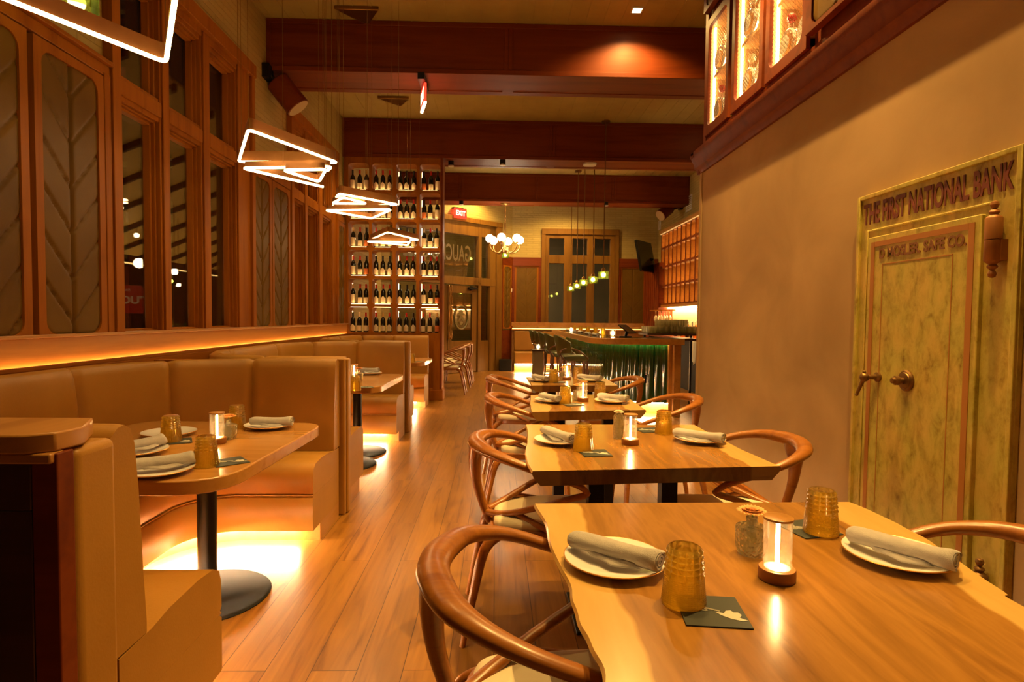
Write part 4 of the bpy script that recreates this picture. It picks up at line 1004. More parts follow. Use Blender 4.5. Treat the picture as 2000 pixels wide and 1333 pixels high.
# ================================================================== BAR
def arcpath(pts):
    return pts
bar = thing('bar_counter', (1.9, 8.4, 0), 'long bar with a wooden top and glossy dark green fluted tile front', 'bar counter')
outer = [(2.47, 7.58), (1.62, 7.58)] + [(1.62 - .36 * math.sin(a), 7.94 - .36 * math.cos(a)) for a in [k * PI / 16 for k in range(1, 9)]] + [(1.26, 13.3)]
inner = [(1.80, 13.3), (1.80, 8.45), (1.86, 8.28), (2.0, 8.22), (2.47, 8.22)]
put('countertop', MB().prism(outer + inner, .975, 1.055), MT['ledge'], bar, bevel=.006)
put('top_inlay', MB().prism([(2.44, 7.62), (1.64, 7.62)] + [(1.64 - .34 * math.sin(a), 7.96 - .34 * math.cos(a)) for a in [k * PI / 16 for k in range(1, 9)]] + [(1.30, 13.26)] + [(1.77, 13.26), (1.77, 8.43), (1.83, 8.26), (2.0, 8.20), (2.44, 8.20)], 1.05, 1.058), plain('dark_stone_top', (.05, .03, .012), .12, 0, .5), bar, smooth=0)
R = .75; fx, fy = 1.60, 7.90
base = []; 
def addseg(a, b_, n):
    L = math.dist(a, b_); k = int(L / .010)
    for i in range(k): t = i / k; base.append((a[0] + (b_[0] - a[0]) * t, a[1] + (b_[1] - a[1]) * t, *n))
addseg((2.37, fy), (fx + R, fy), (0, -1))
k = int(R * PI / 2 / .010)
for i in range(k): a = PI / 2 * i / k; base.append((fx + R - R * math.sin(a), fy + R - R * math.cos(a), -math.sin(a), -math.cos(a)))
addseg((fx, fy + R), (fx, 13.2), (-1, 0))
TP = .105
def flute(i, o, z):
    if o > 0: d = (i * .010) % TP / TP; o = .006 + .028 * math.sin(PI * d) ** .6
    return o, z
tile = plain('green_glazed_tile', (.004, .045, .008), .09, 0, .8, .5)
put('tile_front', MB().sweep(base, [(-.04, .17), (-.04, .974), (.02, .974), (.02, .17)], fn=flute), tile, bar, smooth=50)
put('toe_kick', MB().sweep(base[::4] + [base[-1]], [(-.14, 0), (-.14, .17), (-.10, .17), (-.10, 0)]), MT['ledge'], bar, smooth=50)
barled = emit('bar_strip_glow', (1.0, .70, .36), 90)
put('led_strip', MB().sweep(base[::6], [(-.06, .155), (-.06, .168), (-.03, .168), (-.03, .155)]), barled, bar, smooth=0)
put('under_top_strip', MB().sweep(base[::6], [(.05, .966), (.05, .974), (.065, .974), (.065, .966)]), emit('green_washed_strip', (1.0, .80, .30), 9), bar, smooth=0)
m = MB(); m.box(2.375, 7.72, 0, 2.47, 8.20, .995); m.box(2.33, 7.80, 0, 2.375, 8.2, .995); put('end_panel', m, MT['ledge'], bar, bevel=.004)
m = MB(); m.box(1.68, 8.8, 0, 1.74, 13.2, .99); m.box(2.2, 8.3, 0, 2.37, 8.36, .99); put('inner_panel', m, MT['blackm'], bar, smooth=0)
m = MB(); m.box(2.02, 7.868, .44, 2.05, 7.878, .56); put('outlet_plate', m, MT['black'], bar)

# stools
stool_w = wood('dark_stool_wood', (.09, .03, .012), (.12, .045, .018), (.06, .02, .008), 'z', 1.2, .35, .3)
stool_l = noisy('dark_green_leather', (.055, .06, .02), (.085, .085, .03), 5, .35, .05, 150)
def make_stool():
    t = thing('bar_stool', (0, 0, 0), 'x', 'bar stool', 'green leather bar stools along the bar')
    cu = rr_table([(-.20, -.19), (.21, -.21), (.21, .21), (-.20, .19)], 0, 0, [.10, .08, .08, .10]); n = len(cu)
    vs = []; fs = []; prof = [(.96, .665), (1, .68), (1, .71), (.96, .73), (.8, .742), (0, .745)]
    for s, z in prof: vs += [(p[0] * s, p[1] * s, z) for p in cu]
    for j in range(len(prof) - 1): fs += [(j * n + i, j * n + (i + 1) % n, (j + 1) * n + (i + 1) % n, (j + 1) * n + i) for i in range(n)]
    fs.append(tuple(range(n))); put('seat', MB().add(vs, fs), stool_l, t, smooth=60)
    P = []
    for k in range(13):
        a = PI - 1.15 + 2.3 * k / 12; P.append((.06 + .29 * math.cos(a), .25 * math.sin(a), math.cos(a), math.sin(a)))
    def fn(i, o, z):
        e = abs(i - 6) / 6; return o + (z - .72) * .22, .72 + (z - .72) * (1 - .45 * e ** 2) + .05 * e
    put('backrest', MB().sweep(P, [(-.018, .76), (-.018, 1.04), (0, 1.055), (.018, 1.04), (.018, .76), (0, .75)], fn=fn), stool_l, t, smooth=60)
    for x in (-.17, .18):
        for y in (-.17, .17):
            put('leg', MB().tube(cr([(x, y, .67), (x * 1.1, y * 1.08, .4), (x * 1.3, y * 1.25, 0)], 3), [.019] * 3 + [.015] * 4, 8), stool_w, t)
    for y in (-.2, .2): put('arm_rail', MB().tube(cr([(-.16, y * .9, .67), (-.235, y, .80), (-.10, y * 1.15, .86), (.08, y * 1.12, .80), (.19, y, .70)], 4), .013, 8), stool_w, t, smooth=60)
    m = MB(); q = .20
    for a, b_ in (((-q, -q), (q, -q)), ((q, -q), (q, q)), ((q, q), (-q, q)), ((-q, q), (-q, -q))): m.rod((*a, .25), (*b_, .25), .009, 8)
    put('foot_rail', m, stool_w, t)
    return t
st0 = make_stool()
for i, (x, y, s) in enumerate(((1.20, 9.0, 'nearest green leather bar stool at the curve of the bar'), (1.12, 9.85, 'second green leather bar stool from the camera'), (1.08, 10.75, 'third green leather bar stool from the camera'), (1.05, 11.7, 'fourth green leather bar stool from the camera'), (1.02, 12.65, 'farthest green leather bar stool, leftmost in the row'))):
    if i == 0: st0.location = (x, y, 0); st0['label'] = s
    else: dup(st0, (x, y, 0), 0, s)

# --- back bar shelving on the bar wall
TS = basis((3.80, 0, 0), (0, 1, 0), (-1, 0, 0))
bb = thing('back_bar_shelf', (3.95, 11.8, 0), 'back bar shelving of tall lit slots in four rows', 'shelf')
m = MB(); FL_ = MB(); L_ = MB(); y0, sw = 13.48, .292
rows = [(1.64, 2.065), (2.065, 2.495), (2.495, 2.925), (2.925, 3.27)]
for r, (z0, z1) in enumerate(rows):
    for c in range(11):
        u1 = y0 - c * sw; u0 = u1 - sw
        m.holed((u0, z0, u1, z1), (u0 + .022, z0 + .03, u1 - .022, z1 - .012), .04, -.20, 0, TS, seg=4, outer_wall=False)
        FL_.holed((u0, z0, u1, z1), (u0 + .020, z0 + .028, u1 - .020, z1 - .010), .042, .0015, .012, TS, seg=4, outer_wall=False)
    L_.box(y0 - 11 * sw + .05, z0 + .031, -.19, y0 - .05, z0 + .037, -.175, TS)
put('back_panel', MB().box(y0 - 11 * sw, 1.56, -.28, y0, 3.34, -.201, TS), MT['ledge'], bb, smooth=0); m.box(y0 - 11 * sw, 1.58, -.28, y0, 1.64, .01, TS); m.box(y0 - 11 * sw, 3.27, -.28, y0 + .02, 3.34, .05, TS)
put('front_lattice', FL_, MT['beam'], bb, smooth=30)
put('shelf_frame', m, MT['ledge'], bb, smooth=30)
put('led_strip', L_, emit('slot_strip_glow', (1.0, .60, .20), 26), bb, smooth=0)
put('header_strip', MB().box(y0 - 11 * sw, 3.258, .012, y0, 3.27, .03, TS), emit('header_glow', (1.0, .5, .15), .35), bb, smooth=0)
m = MB(); m.box(9.6, 0, -.0, y0, .93, .25, TS); put('lower_cabinet', m, MT['blackm'], bb, smooth=0)
m = MB(); m.box(9.6, .93, -.28, y0, .97, .30, TS); put('back_counter', m, MT['beam'], bb, bevel=.004)
m = MB(); m.box(9.6, .97, -.29, y0, 1.57, -.27, TS); put('splashback', m, plain('cream_splashback', (.62, .50, .30), .35), bb, smooth=0)
put('alcove_strip', MB().box(9.8, 1.545, -.20, y0 - .05, 1.56, -.15, TS), emit('alcove_glow', (1.0, .62, .26), 30), bb, smooth=0)
m = MB(); m.box(YB - 1.42, 0, -.28, YB, 2.62, .06, TS)
for i in range(8): m.box(YB - 1.40 + i * .17, 0, .06, YB - 1.39 + i * .17, 2.6, .07, TS)
struct('trim_13', m, MT['beam'], 'dark reddish wall panelling between the back wall and the bar shelves', 'trim', smooth=0)
# bottles on the back counter
def spirit_proto(kind, mat):
    t = thing('liquor_bottle', (0, 0, 0), 'x', 'bottle', 'liquor bottles on the back counter')
    p = {'tall': [(.036, 0), (.038, .01), (.038, .17), (.015, .22), (.014, .29), (.016, .30), (.001, .305)], 'squat': [(.048, 0), (.05, .01), (.05, .12), (.018, .165), (.016, .21), (.022, .215), (.022, .24), (.001, .242)]}[kind]
    put('bottle_body', MB().lathe(p, 14), mat, t)
    put('label', MB().lathe([(p[2][0] + .001, .05), (p[2][0] + .001, .115)], 14), paper, t); return t
amberl = glassy('amber_liquor', (.9, .45, .10), (1, .5, .12), .35, .1, .6)
SP = [spirit_proto('tall', MT['cut']), spirit_proto('squat', amberl), spirit_proto('tall', bg)]
used_ = set(); nb = 0
for i in range(26):
    k = i % 3 if i % 5 else 1
    y = 10.15 + (i // 2) * .24 + random.uniform(-.02, .02); x = 3.66 + (i % 2) * .17
    lab = '%s liquor bottle, %s row of the back counter, place %s from the near end' % (['clear tall', 'squat amber', 'dark tall'][k], ['front', 'rear'][i % 2], ['nearest', 'second', 'third', 'fourth', 'fifth', 'sixth', 'seventh', 'eighth', 'ninth', 'tenth', 'eleventh', 'twelfth', 'last'][i // 2])
    if k not in used_: used_.add(k); o = SP[k]; o.location = (x, y, .971); o['label'] = lab
    else: dup(SP[k], (x, y, .971), 0, lab)
# hanging stemware and tumbler racks
def tumbler(mat, r0, r1, h, name='glass', lab='x', grp='x', seg=12):
    m = MB().lathe([(r0, 0), (r0, .003), (r1, h), (r1 - .003, h), (r0 - .004, .012), (.001, .012)], seg)
    return tag(put(name, m, mat), lab, 'glass', grp)
g0 = tumbler(MT['cut'], .032, .037, .10, 'tumbler', 'clear bar tumbler in the rows drying at the bar end', 'clear tumblers stacked at the bar end'); firstg = True
t = thing('glass_drying_shelf', (2.5, 8.75, 0), 'dark raised service shelf behind the bar end', 'shelf')
m = MB(); m.box(2.20, 8.45, 1.075, 3.05, 9.0, 1.105); m.box(2.24, 8.5, 1.0, 3.0, 8.95, 1.03)
put('shelf_board', m, MT['dark'], t, bevel=.004)
for x in (2.26, 2.98): put('post', MB().box(x, 8.9, 0, x + .03, 8.93, 1.08), MT['black'], t)
for lay in range(2):
    for j in range(4):
        for i in range(10 if lay == 0 else 5):
            x = 2.245 + i * .083 + (lay * .20); y = 8.52 + j * .11
            p = (x, y, 1.106 + lay * .103)
            if firstg: firstg = False; g0.location = p; o = g0
            else: o = dup(g0, p)
            o['label'] = 'clear tumbler, %s layer, %s row, %s along the drying shelf' % (['lower', 'upper'][lay], ['front', 'second', 'third', 'rear'][j], ['leftmost', 'second', 'third', 'fourth', 'fifth', 'sixth', 'seventh', 'eighth', 'ninth', 'rightmost'][i])
m = MB().lathe([(.032, 0), (.032, .003), (.004, .006), (.0035, .09), (.015, .10), (.042, .14), (.045, .17), (.036, .22), (.034, .22), (.042, .17), (.04, .142), (.001, .105)], 14)
wg = tag(put('wine_glass', m, MT['cut']), 'x', 'glass', 'stemmed glasses hanging over the back counter')
t = thing('stemware_rack', (3.6, 12.7, 1.55), 'wooden rack holding upside down stemmed glasses under the lit slots', 'rack')
put('rack_board', MB().box(3.50, 12.3, 1.50, 3.79, 13.3, 1.52), MT['trim'], t)
for i in range(8):
    p = (3.58 + (i % 2) * .12, 12.4 + (i // 2) * .22, 1.497)
    o = wg if i == 0 else dup(wg, (0, 0, 0)); o.location = p; o.rotation_euler = (PI, 0, 0)
    o['label'] = 'hanging stemmed glass, %s column, %s from the near end of its rack' % (['front', 'rear'][i % 2], ['first', 'second', 'third', 'last'][i // 2])
# TV
tv = thing('television', (3.55, 13.9, 2.5), 'black television tilted on the wall left of the bar shelves', 'television')
Mt = Matrix.Translation((3.50, 13.75, 2.78)) @ Matrix.Rotation(math.radians(52), 4, 'Z') @ Matrix.Rotation(math.radians(-12), 4, 'X')
put('screen', MB().box(-.42, -.03, -.37, .42, .03, .37, Mt), plain('tv_black_gloss', (.006, .006, .005), .12), tv, bevel=.006)
put('mount', MB().rod((3.56, 13.86, 2.74), (3.72, 13.95, 2.74), .03), MT['black'], tv)
def cyl_speaker(loc, direc, wall, label):
    t = thing('cylinder_speaker', wall, label, 'speaker')
    M = Matrix.Translation(loc) @ V(direc).to_track_quat('Z', 'Y').to_matrix().to_4x4()
    put('housing', MB().lathe([(.10, -.17), (.125, -.15), (.128, .165), (.118, .17)], 32, M), MT['beam'] , t)
    put('grille', MB().lathe([(.117, .165), (.117, .172), (.001, .172)], 32, M), plain('cream_grille', (.42, .32, .15), .7) if 'cream_grille' not in bpy.data.materials else bpy.data.materials['cream_grille'], t)
    m = MB(); m.rod(loc, wall, .025); m.box(wall[0] - .035, wall[1] - .07, wall[2] - .07, wall[0] + .035, wall[1] + .07, wall[2] + .07); put('bracket', m, MT['black'], t)
p = onY(562, 185, 6.30); cyl_speaker((p.x, 6.30, p.z), (.50, .10, -.62), (XL + .03, 6.15, 3.80), 'cylindrical wall speaker under the nearest beam on the left')
p = onX(1299, 414, 3.72); cyl_speaker(tuple(p), (-.62, -.30, -.50), (XB - .036, p.y, p.z + .12), 'cylindrical wall speaker above the lit bar shelves')

# --- chandelier
cc = onZ(985, 397, 3.775); cyv = cc.y - .0
ch = thing('globe_chandelier', (cc.x, 12.70, 3.80), 'brass chandelier with white glass globes hanging near the entrance', 'chandelier')
X0, Y0 = cc.x + .02, 12.70; zh = onY(985, 492, Y0).z
put('canopy', MB().lathe([(.11, 3.774), (.10, 3.755), (.03, 3.73), (.02, 3.71)][::-1], 20, Matrix.Translation((X0, Y0, 0))), MT['brass'], ch)
m = MB(); z = 3.72; k = 0
while z > zh + .62:
    pts = [(X0 + (.014 * math.cos(a) if k % 2 else 0), Y0 + (0 if k % 2 else .014 * math.cos(a)), z - .022 + .024 * math.sin(a)) for a in [2 * PI * q / 8 for q in range(8)]]
    m.tube(pts, .0045, 5, True); z -= .036; k += 1
put('chain', m, MT['brass'], ch, smooth=60)
put('stem', MB().lathe([(.001, zh - .02), (.03, zh), (.05, zh + .03), (.028, zh + .07), (.02, zh + .14), (.03, zh + .24), (.018, zh + .30), (.016, zh + .48), (.03, zh + .54), (.012, zh + .62)], 16, Matrix.Translation((X0, Y0, 0))), MT['brass'], ch)
NA = 6
for k in range(NA):
    a = 2 * PI * k / NA + .30; r = .34; c, s = math.cos(a), math.sin(a)
    P = cr([(X0 + c * .03, Y0 + s * .03, zh + .10), (X0 + c * .12, Y0 + s * .12, zh - .02), (X0 + c * .24, Y0 + s * .24, zh - .01), (X0 + c * .325, Y0 + s * .325, zh + .07), (X0 + c * r, Y0 + s * r, zh + .17)], 5)
    arm = put('arm', MB().tube(P, .012, 8), MT['brass'], ch, smooth=60)
    put('globe_cup', MB().lathe([(.014, zh + .15), (.038, zh + .165), (.034, zh + .19)], 14, Matrix.Translation((X0 + c * r, Y0 + s * r, 0))), MT['brass'], arm)
    put('glass_globe', MB().ball((X0 + c * r, Y0 + s * r, zh + .265), .088), MT['globe'], arm, smooth=80)

# --- green pendants
def green_pendant(loc, r, h, top, label, tilt=0):
    x, y, z = loc; t = thing('green_glass_pendant', (x, y, z), label, 'pendant light', 'green glass pendants')
    M = Matrix.Translation((x, y, 0))
    put('glass_shade', MB().lathe([(.030, z + h), (r, z + h), (r, z), (r - .005, z), (r - .005, z + h - .006), (.03, z + h - .006)], 28, M), MT['greeng'], t, smooth=30)
    put('bulb', MB().ball((x, y, z + h * .55), r * .42, seg=14, rings=10), MT['bulb'], t, smooth=80)
    put('cap', MB().lathe([(.032, z + h - .002), (.030, z + h + .035), (.014, z + h + .06)], 16, M), MT['brass'], t)
    put('cord', MB().cyl(x, y, z + h + .055, top, .0075, 8), MT['brassd'], t)
    put('canopy', MB().cyl(x, y, top - .03, top, .065, 20), MT['brassd'], t)
for i, (px, y, pz, s) in enumerate(((1178.5, 9.12, 540, 'nearest and highest of the green glass pendants over the bar'), (1158, 10.1, 548.5, 'second green glass pendant over the bar from the right'), (1139.5, 11.2, 553.5, 'middle one of the five green glass pendants over the bar'), (1126.5, 12.15, 559.5, 'fourth green glass pendant over the bar from the right'), (1114.5, 13.4, 564, 'farthest and leftmost green glass pendant over the bar'))):
    p = onY(px, pz + 5, y); green_pendant((p.x, y, p.z), .083, .115, CEIL, s)
p = onY(987, 504, 13.9); green_pendant((p.x, 13.9, p.z), .083, .115, CEIL, 'green glass pendant hanging behind the chandelier')
p = onY(150, 18, 2.75); green_pendant((p.x, 2.75, p.z), .085, .17, CEIL, 'green glass pendant at the top left behind the nearest light ring')

# --- ceiling fittings
for i, (x, y, e, s) in enumerate(DOWN):
    t = thing('recessed_downlight', (x, y, CEIL), 'recessed downlight', 'ceiling light', 'recessed ceiling downlights')
    m = MB(); k = .055
    m.holed((-k, -k, k, k), (-k + .012, -k + .012, k - .012, k - .012), .004, 0, .012, Matrix.Translation((x, y, CEIL - .012)), seg=4)
    put('trim_ring', m, MT['white'], t, smooth=0)
    put('lens', MB().box(x - k + .012, y - k + .012, CEIL - .003, x + k - .012, y + k - .012, CEIL - .001), MT['bulb'], t, smooth=0)
    t['label'] = 'square recessed downlight near the right wall, the bright square at top of view' if i == 0 else 'square recessed downlight in the ceiling above %s' % ['', 'the second slab table', 'the foreground slab table', 'the camera', 'the chair left of the foreground table', 'the aisle by the second table', 'the aisle before the wine shelves', 'the nearest booth', 'the second booth', 'the third booth', 'the aisle before the entrance', 'the far bar', 'the back window', 'the entrance door', 'the bar end'][i]
def soffit_spot(px, py, z, label):
    p = onZ(px, py, z); t = thing('spot_fixture', tuple(p), label, 'ceiling light')
    put('housing', MB().cyl(p.x, p.y, z - .07, z, .045, 18), MT['black'], t); put('face', MB().cyl(p.x, p.y, z - .085, z - .068, .046, 18), MT['white'], t)
soffit_spot(881, 315, 3.775, 'small spot fixture under the middle beam beside the wine shelves')
soffit_spot(982, 313, 3.775, 'small spot fixture under the middle beam above the aisle')
soffit_spot(901, 393, 3.775, 'small camera dome under the farthest beam above the EXIT sign')
soffit_spot(1184, 395, 3.775, 'small camera dome under the farthest beam over the bar')
p = onZ(1152, 319, 3.775); t = thing('wireless_access_point', tuple(p), 'pale rounded access point under the middle beam', 'ceiling device')
put('cover', MB().prism(rrect(p.x - .10, p.y - .09, p.x + .10, p.y + .09, .05), 3.74, 3.775), MT['white'], t, bevel=.008)
# vents on the bar wall
for i, (a, b_, c_, d) in enumerate(((1341, 1352, 383, 412), (1283, 1291, 432, 450))):
    q0 = onX(a, (c_ + d) / 2, XB); q1 = onX(b_, (c_ + d) / 2, XB); zt_, zb_ = onX((a + b_) / 2, c_, XB).z, onX((a + b_) / 2, d, XB).z
    t = thing('wall_vent', (XB, (q0.y + q1.y) / 2, zb_), ['square wall vent nearest the camera above the lit shelves', 'small farther wall vent above the lit shelves'][i], 'vent')
    put('vent_frame', MB().holed((q1.y, zb_, q0.y, zt_), (q1.y + .03, zb_ + .03, q0.y - .03, zt_ - .03), .01, 0, .015, basis((XB, 0, 0), (0, 1, 0), (-1, 0, 0)), seg=4), MT['white'], t)
    m = MB()
    for k in range(7): zz = zb_ + .03 + (zt_ - zb_ - .06) * k / 7; m.box(XB - .012, q1.y + .03, zz, XB - .004, q0.y - .03, zz + .018)
    put('louvre', m, MT['white'], t)
# --- exit signs
redg = emit('exit_red_glow', (1.0, .025, .010), 1.6); redl = emit('exit_letter_glow', (1.0, .30, .18), 2.6)
def exit_sign(M, label, hang, wd=.32, ht=.19, face=None):
    t = thing('exit_sign', M @ V((0, 0, 0)), label, 'exit sign')
    m = MB().box(-wd / 2, -ht / 2, -.012, wd / 2, ht / 2, .012, M); put('sign_panel', m, redg, t, smooth=0)
    for s in (1, -1):
        o = text_mesh('lettering', 'EXIT', .15, redl, t, M @ (Matrix.Translation((0, 0, .0135)) if s > 0 else Matrix.Rotation(PI, 4, 'Y') @ Matrix.Translation((0, 0, .0135))), .001, .006, sx=.9)
    put('mount', hang, MT['black'], t)
    return t
pe = onZ(823, 145, 3.84); Mx = basis((pe.x + .0, pe.y + .18, 3.84 - .17), (-.24, .96, 0), (.97, .24, 0))
t = exit_sign(Mx, 'red exit sign seen edge-on, hanging under the nearest beam', MB().box(pe.x - .035, pe.y - .03, 3.78, pe.x + .035, pe.y + .34, 3.85))
put('lamp_edge', MB().box(-.16, -.115, -.014, .16, -.096, .014, Mx), emit('exit_edge_glow', (1.0, .55, .3), 6), t, smooth=0)
ze = au(893, 418)[1]; ue = u(893); Me = basis(TA @ V((ue, ze, .09)), tuple(-U), tuple(Nn))
exit_sign(Me, 'red glowing EXIT sign on the brick wall over the entrance', MB().box(ue - .18, ze + .10, 0, ue + .18, ze + .13, .10, TA), .36, .22)
t = thing('thermostat', onY(998.5, 567.5, YB - .06), 'small white thermostat beside the left back wall panel', 'thermostat')
p = onY(998.5, 567.5, YB - .06); put('cover', MB().box(p.x - .025, YB - .075, p.z - .045, p.x + .025, YB - .045, p.z + .045), MT['white'], t, bevel=.006)

# ================================================================== TABLE SETTINGS
def hob(a, r, z): return r
def amber_proto():
    h, rb, rt = .112, .042, .031       # upside down: open rim (wide) on the table, base on top
    nz, ns = 62, 168; vs = []; fs = []
    for j in range(nz + 1):
        z = h * j / nz; r = rb + (rt - rb) * (j / nz)
        if j == nz: r -= .0025
        for i in range(ns):
            a = 2 * PI * i / ns; rr = r
            if z > .056 and z < h - .002:
                ta = 1 - abs((a * 14 / (2 * PI)) % 1 * 2 - 1); tz = 1 - abs((z - .056) / .0108 % 1 * 2 - 1); rr += .0042 * min(ta, tz)
            elif .004 < z <= .056: rr += .0008 * (1 - abs((a * 42 / (2 * PI)) % 1 * 2 - 1)) + .0008 * (1 - abs(z / .0036 % 1 * 2 - 1))
            vs.append((rr * math.cos(a), rr * math.sin(a), z))
    for j in range(nz):
        for i in range(ns): fs.append((j * ns + i, j * ns + (i + 1) % ns, (j + 1) * ns + (i + 1) % ns, (j + 1) * ns + i))
    fs.append(tuple(range(nz * ns, nz * ns + ns)))
    m = MB().add(vs, fs); m.lathe([(rb - .003, .0), (rb - .003, .002), (rt - .0035, h - .014), (.001, h - .014)], 36)
    return tag(put('amber_tumbler', m, MT['amber'], smooth=24), 'x', 'glass', 'upside down amber tumblers')
def plate_proto():
    t = thing('plate', (0, 0, 0), 'x', 'plate', 'white plates with gilt rims')
    pr = [(.001, .0), (.055, .0), (.06, .002), (.085, .007), (.112, .0165), (.1135, .018), (.112, .0195), (.085, .0115), (.06, .0065), (.001, .006)]
    put('dish', MB().lathe(pr, 56), MT['porc'], t, smooth=50)
    put('gilt_rim', MB().tube([(.1133 * math.cos(a), .1133 * math.sin(a), .0182) for a in [2 * PI * k / 56 for k in range(56)]], .0016, 6, True), MT['gold'], t, smooth=80)
    return t
def napkin_proto():
    t = thing('rolled_napkin', (0, 0, 0), 'x', 'napkin', 'rolled linen napkins')
    prof = [(-.120, .020, .015), (-.115, .024, .018), (-.08, .026, .0195), (0, .025, .019), (.07, .027, .020), (.105, .029, .022), (.118, .026, .020)]
    c = cr(prof, 5); m = MB(); ns = 28; vs = []; fs = []
    for j, (x, a_, b_) in enumerate(c):
        for i in range(ns):
            th = 2 * PI * i / ns; w_ = 1 + .035 * math.sin(3 * th + x * 22) + .02 * math.sin(7 * th - x * 40)
            vs.append((x + .004 * math.sin(2 * th), a_ * w_ * math.cos(th), b_ + b_ * w_ * math.sin(th)))
    n = len(c)
    for j in range(n - 1):
        for i in range(ns): fs.append((j * ns + i, j * ns + (i + 1) % ns, (j + 1) * ns + (i + 1) % ns, (j + 1) * ns + i))
    m.add(vs, fs)
    for (x, a_, b_, s) in ((c[0][0], c[0][1], c[0][2], -1), (c[-1][0], c[-1][1], c[-1][2], 1)):  # spiral ends
        pts = []; 
        for k in range(40): th = k * .42; q = 1 - k / 44; pts.append((x - s * .003, a_ * q * .96 * math.cos(th), b_ + b_ * q * .96 * math.sin(th)))
        m.tube(pts, .0024, 5, ref=(1, 0, 0)); m.lathe([(a_ * .95, 0), (.001, 0)], 16, Matrix.Translation((x - s * .006, 0, b_)) @ Matrix.Rotation(PI / 2, 4, 'Y') @ Matrix.Diagonal((.8, 1, 1, 1)))
    put('linen_roll', m, MT['napkin'], t, smooth=70)
    fl = MB(); vs = []; fs = []
    for j in range(9):
        for k in range(5):
            x = -.07 + .13 * j / 8; q = k / 4; vs.append((x + .02 * q, -.024 - .018 * q * (1 - abs(j / 4 - 1)), .012 - .010 * q + .0015 * math.sin(j)))
    for j in range(8):
        for k in range(4): fs.append((j * 5 + k, j * 5 + k + 1, (j + 1) * 5 + k + 1, (j + 1) * 5 + k))
    fl.add(vs, fs); o = put('folded_corner', fl, MT['napkin'], t, smooth=70); s_ = o.modifiers.new('thick', 'SOLIDIFY'); s_.thickness = .0018
    return t
def candle_proto():
    t = thing('led_table_lamp', (0, 0, 0), 'x', 'table lamp', 'glass cylinder table lamps')
    put('base', MB().lathe([(.036, 0), (.0375, .002), (.0375, .022), (.036, .0245), (.001, .0245)], 36), MT['bronze'], t, smooth=40)
    put('glass_cylinder', MB().lathe([(.029, .024), (.029, .128), (.0275, .128), (.0275, .024)], 32), MT['glassclear'], t, smooth=40)
    put('lid', MB().lathe([(.0295, .128), (.0305, .129), (.0305, .133), (.029, .134), (.001, .134)], 32), MT['ledge'], t, smooth=40)
    put('filament', MB().cyl(0, 0, .026, .120, .0042, 10), MT['filament'], t, smooth=80)
    put('reflector', MB().lathe([(.026, .0246), (.026, .0256), (.001, .0256)], 28), MT['porc'], t)
    return t
def coaster_proto():
    t = thing('coaster', (0, 0, 0), 'x', 'coaster', 'dark square coasters with a pale printed emblem')
    put('card', MB().box(-.059, -.059, 0, .059, .059, .0025), MT['coaster'], t, bevel=.0008)
    m = MB(); S = 1.15
    hat = [(-.030, -.004), (-.012, -.012), (.004, -.018), (.012, -.006), (.004, .010), (-.002, .002), (-.010, .006), (-.016, -.001)]
    m.prism([(S * (x + .028), S * (y - .012)) for x, y in [(.87 * a + .5 * b_, -.5 * a + .87 * b_) for a, b_ in [(-.025, -.006), (-.012, -.012), (.004, -.014), (.02, -.011), (.027, -.004), (.014, -.003), (.014, .008), (.007, .013), (.001, .009), (-.005, .013), (-.011, .007), (-.011, -.003)]]], .0026, .0031)
    m.tube([(x * S, y * S, .0032) for x, y in ((.012, -.004), (-.006, .004), (-.018, .012), (-.034, .010))], .0018, 4)
    for cx_, cy_, a in ((-.026, .018, .8), (-.016, .002, -.5), (-.034, .006, 2.6)):
        m.tube([(S * (cx_ + .009 * math.cos(q) * math.cos(a) - .004 * math.sin(q) * math.sin(a)), S * (cy_ + .009 * math.cos(q) * math.sin(a) + .004 * math.sin(q) * math.cos(a)), .0032) for q in [2 * PI * k / 10 for k in range(10)]], .0017, 4, True)
    put('printed_emblem', m, MT['ink'], t, smooth=0)
    return t
petal = plain('peach_petal', (.85, .45, .16), .6); petalw = plain('cream_petal', (.85, .72, .50), .6); leafm = plain('stem_green', (.10, .16, .03), .5)
def flower(t, z, r, mat, n=16, dome=False):
    m = MB()
    for ring in range(4 if not dome else 6):
        nn = n - ring * 2
        for k in range(nn):
            a = 2 * PI * k / nn + ring * .2; L = r * (1 - .22 * ring); el = (.08 + .24 * ring) if not dome else .05 + .33 * ring
            c, s = math.cos(a), math.sin(a); ce, se = math.cos(el), math.sin(el); w_ = r * .24
            m.add([(0, 0, z), (c * L * .6 * ce - s * w_, s * L * .6 * ce + c * w_, z + L * .6 * se + .002), (c * L * ce, s * L * ce, z + L * se), (c * L * .6 * ce + s * w_, s * L * .6 * ce - c * w_, z + L * .6 * se + .002), (c * L * .6 * ce, s * L * .6 * ce, z + L * .6 * se - .002)], [(0, 1, 4), (1, 2, 4), (2, 3, 4), (3, 0, 4), (0, 3, 2, 1)])
    fl = put('flower_head', m, mat, t, smooth=0)
    put('flower_centre', MB().ball((0, 0, z + .004 + (r * .5 if dome else 0)), r * .25, 1, 1, .6, 12, 8), plain('flower_eye', (.55, .16, .03), .6) if 'flower_eye' not in bpy.data.materials else bpy.data.materials['flower_eye'], fl)
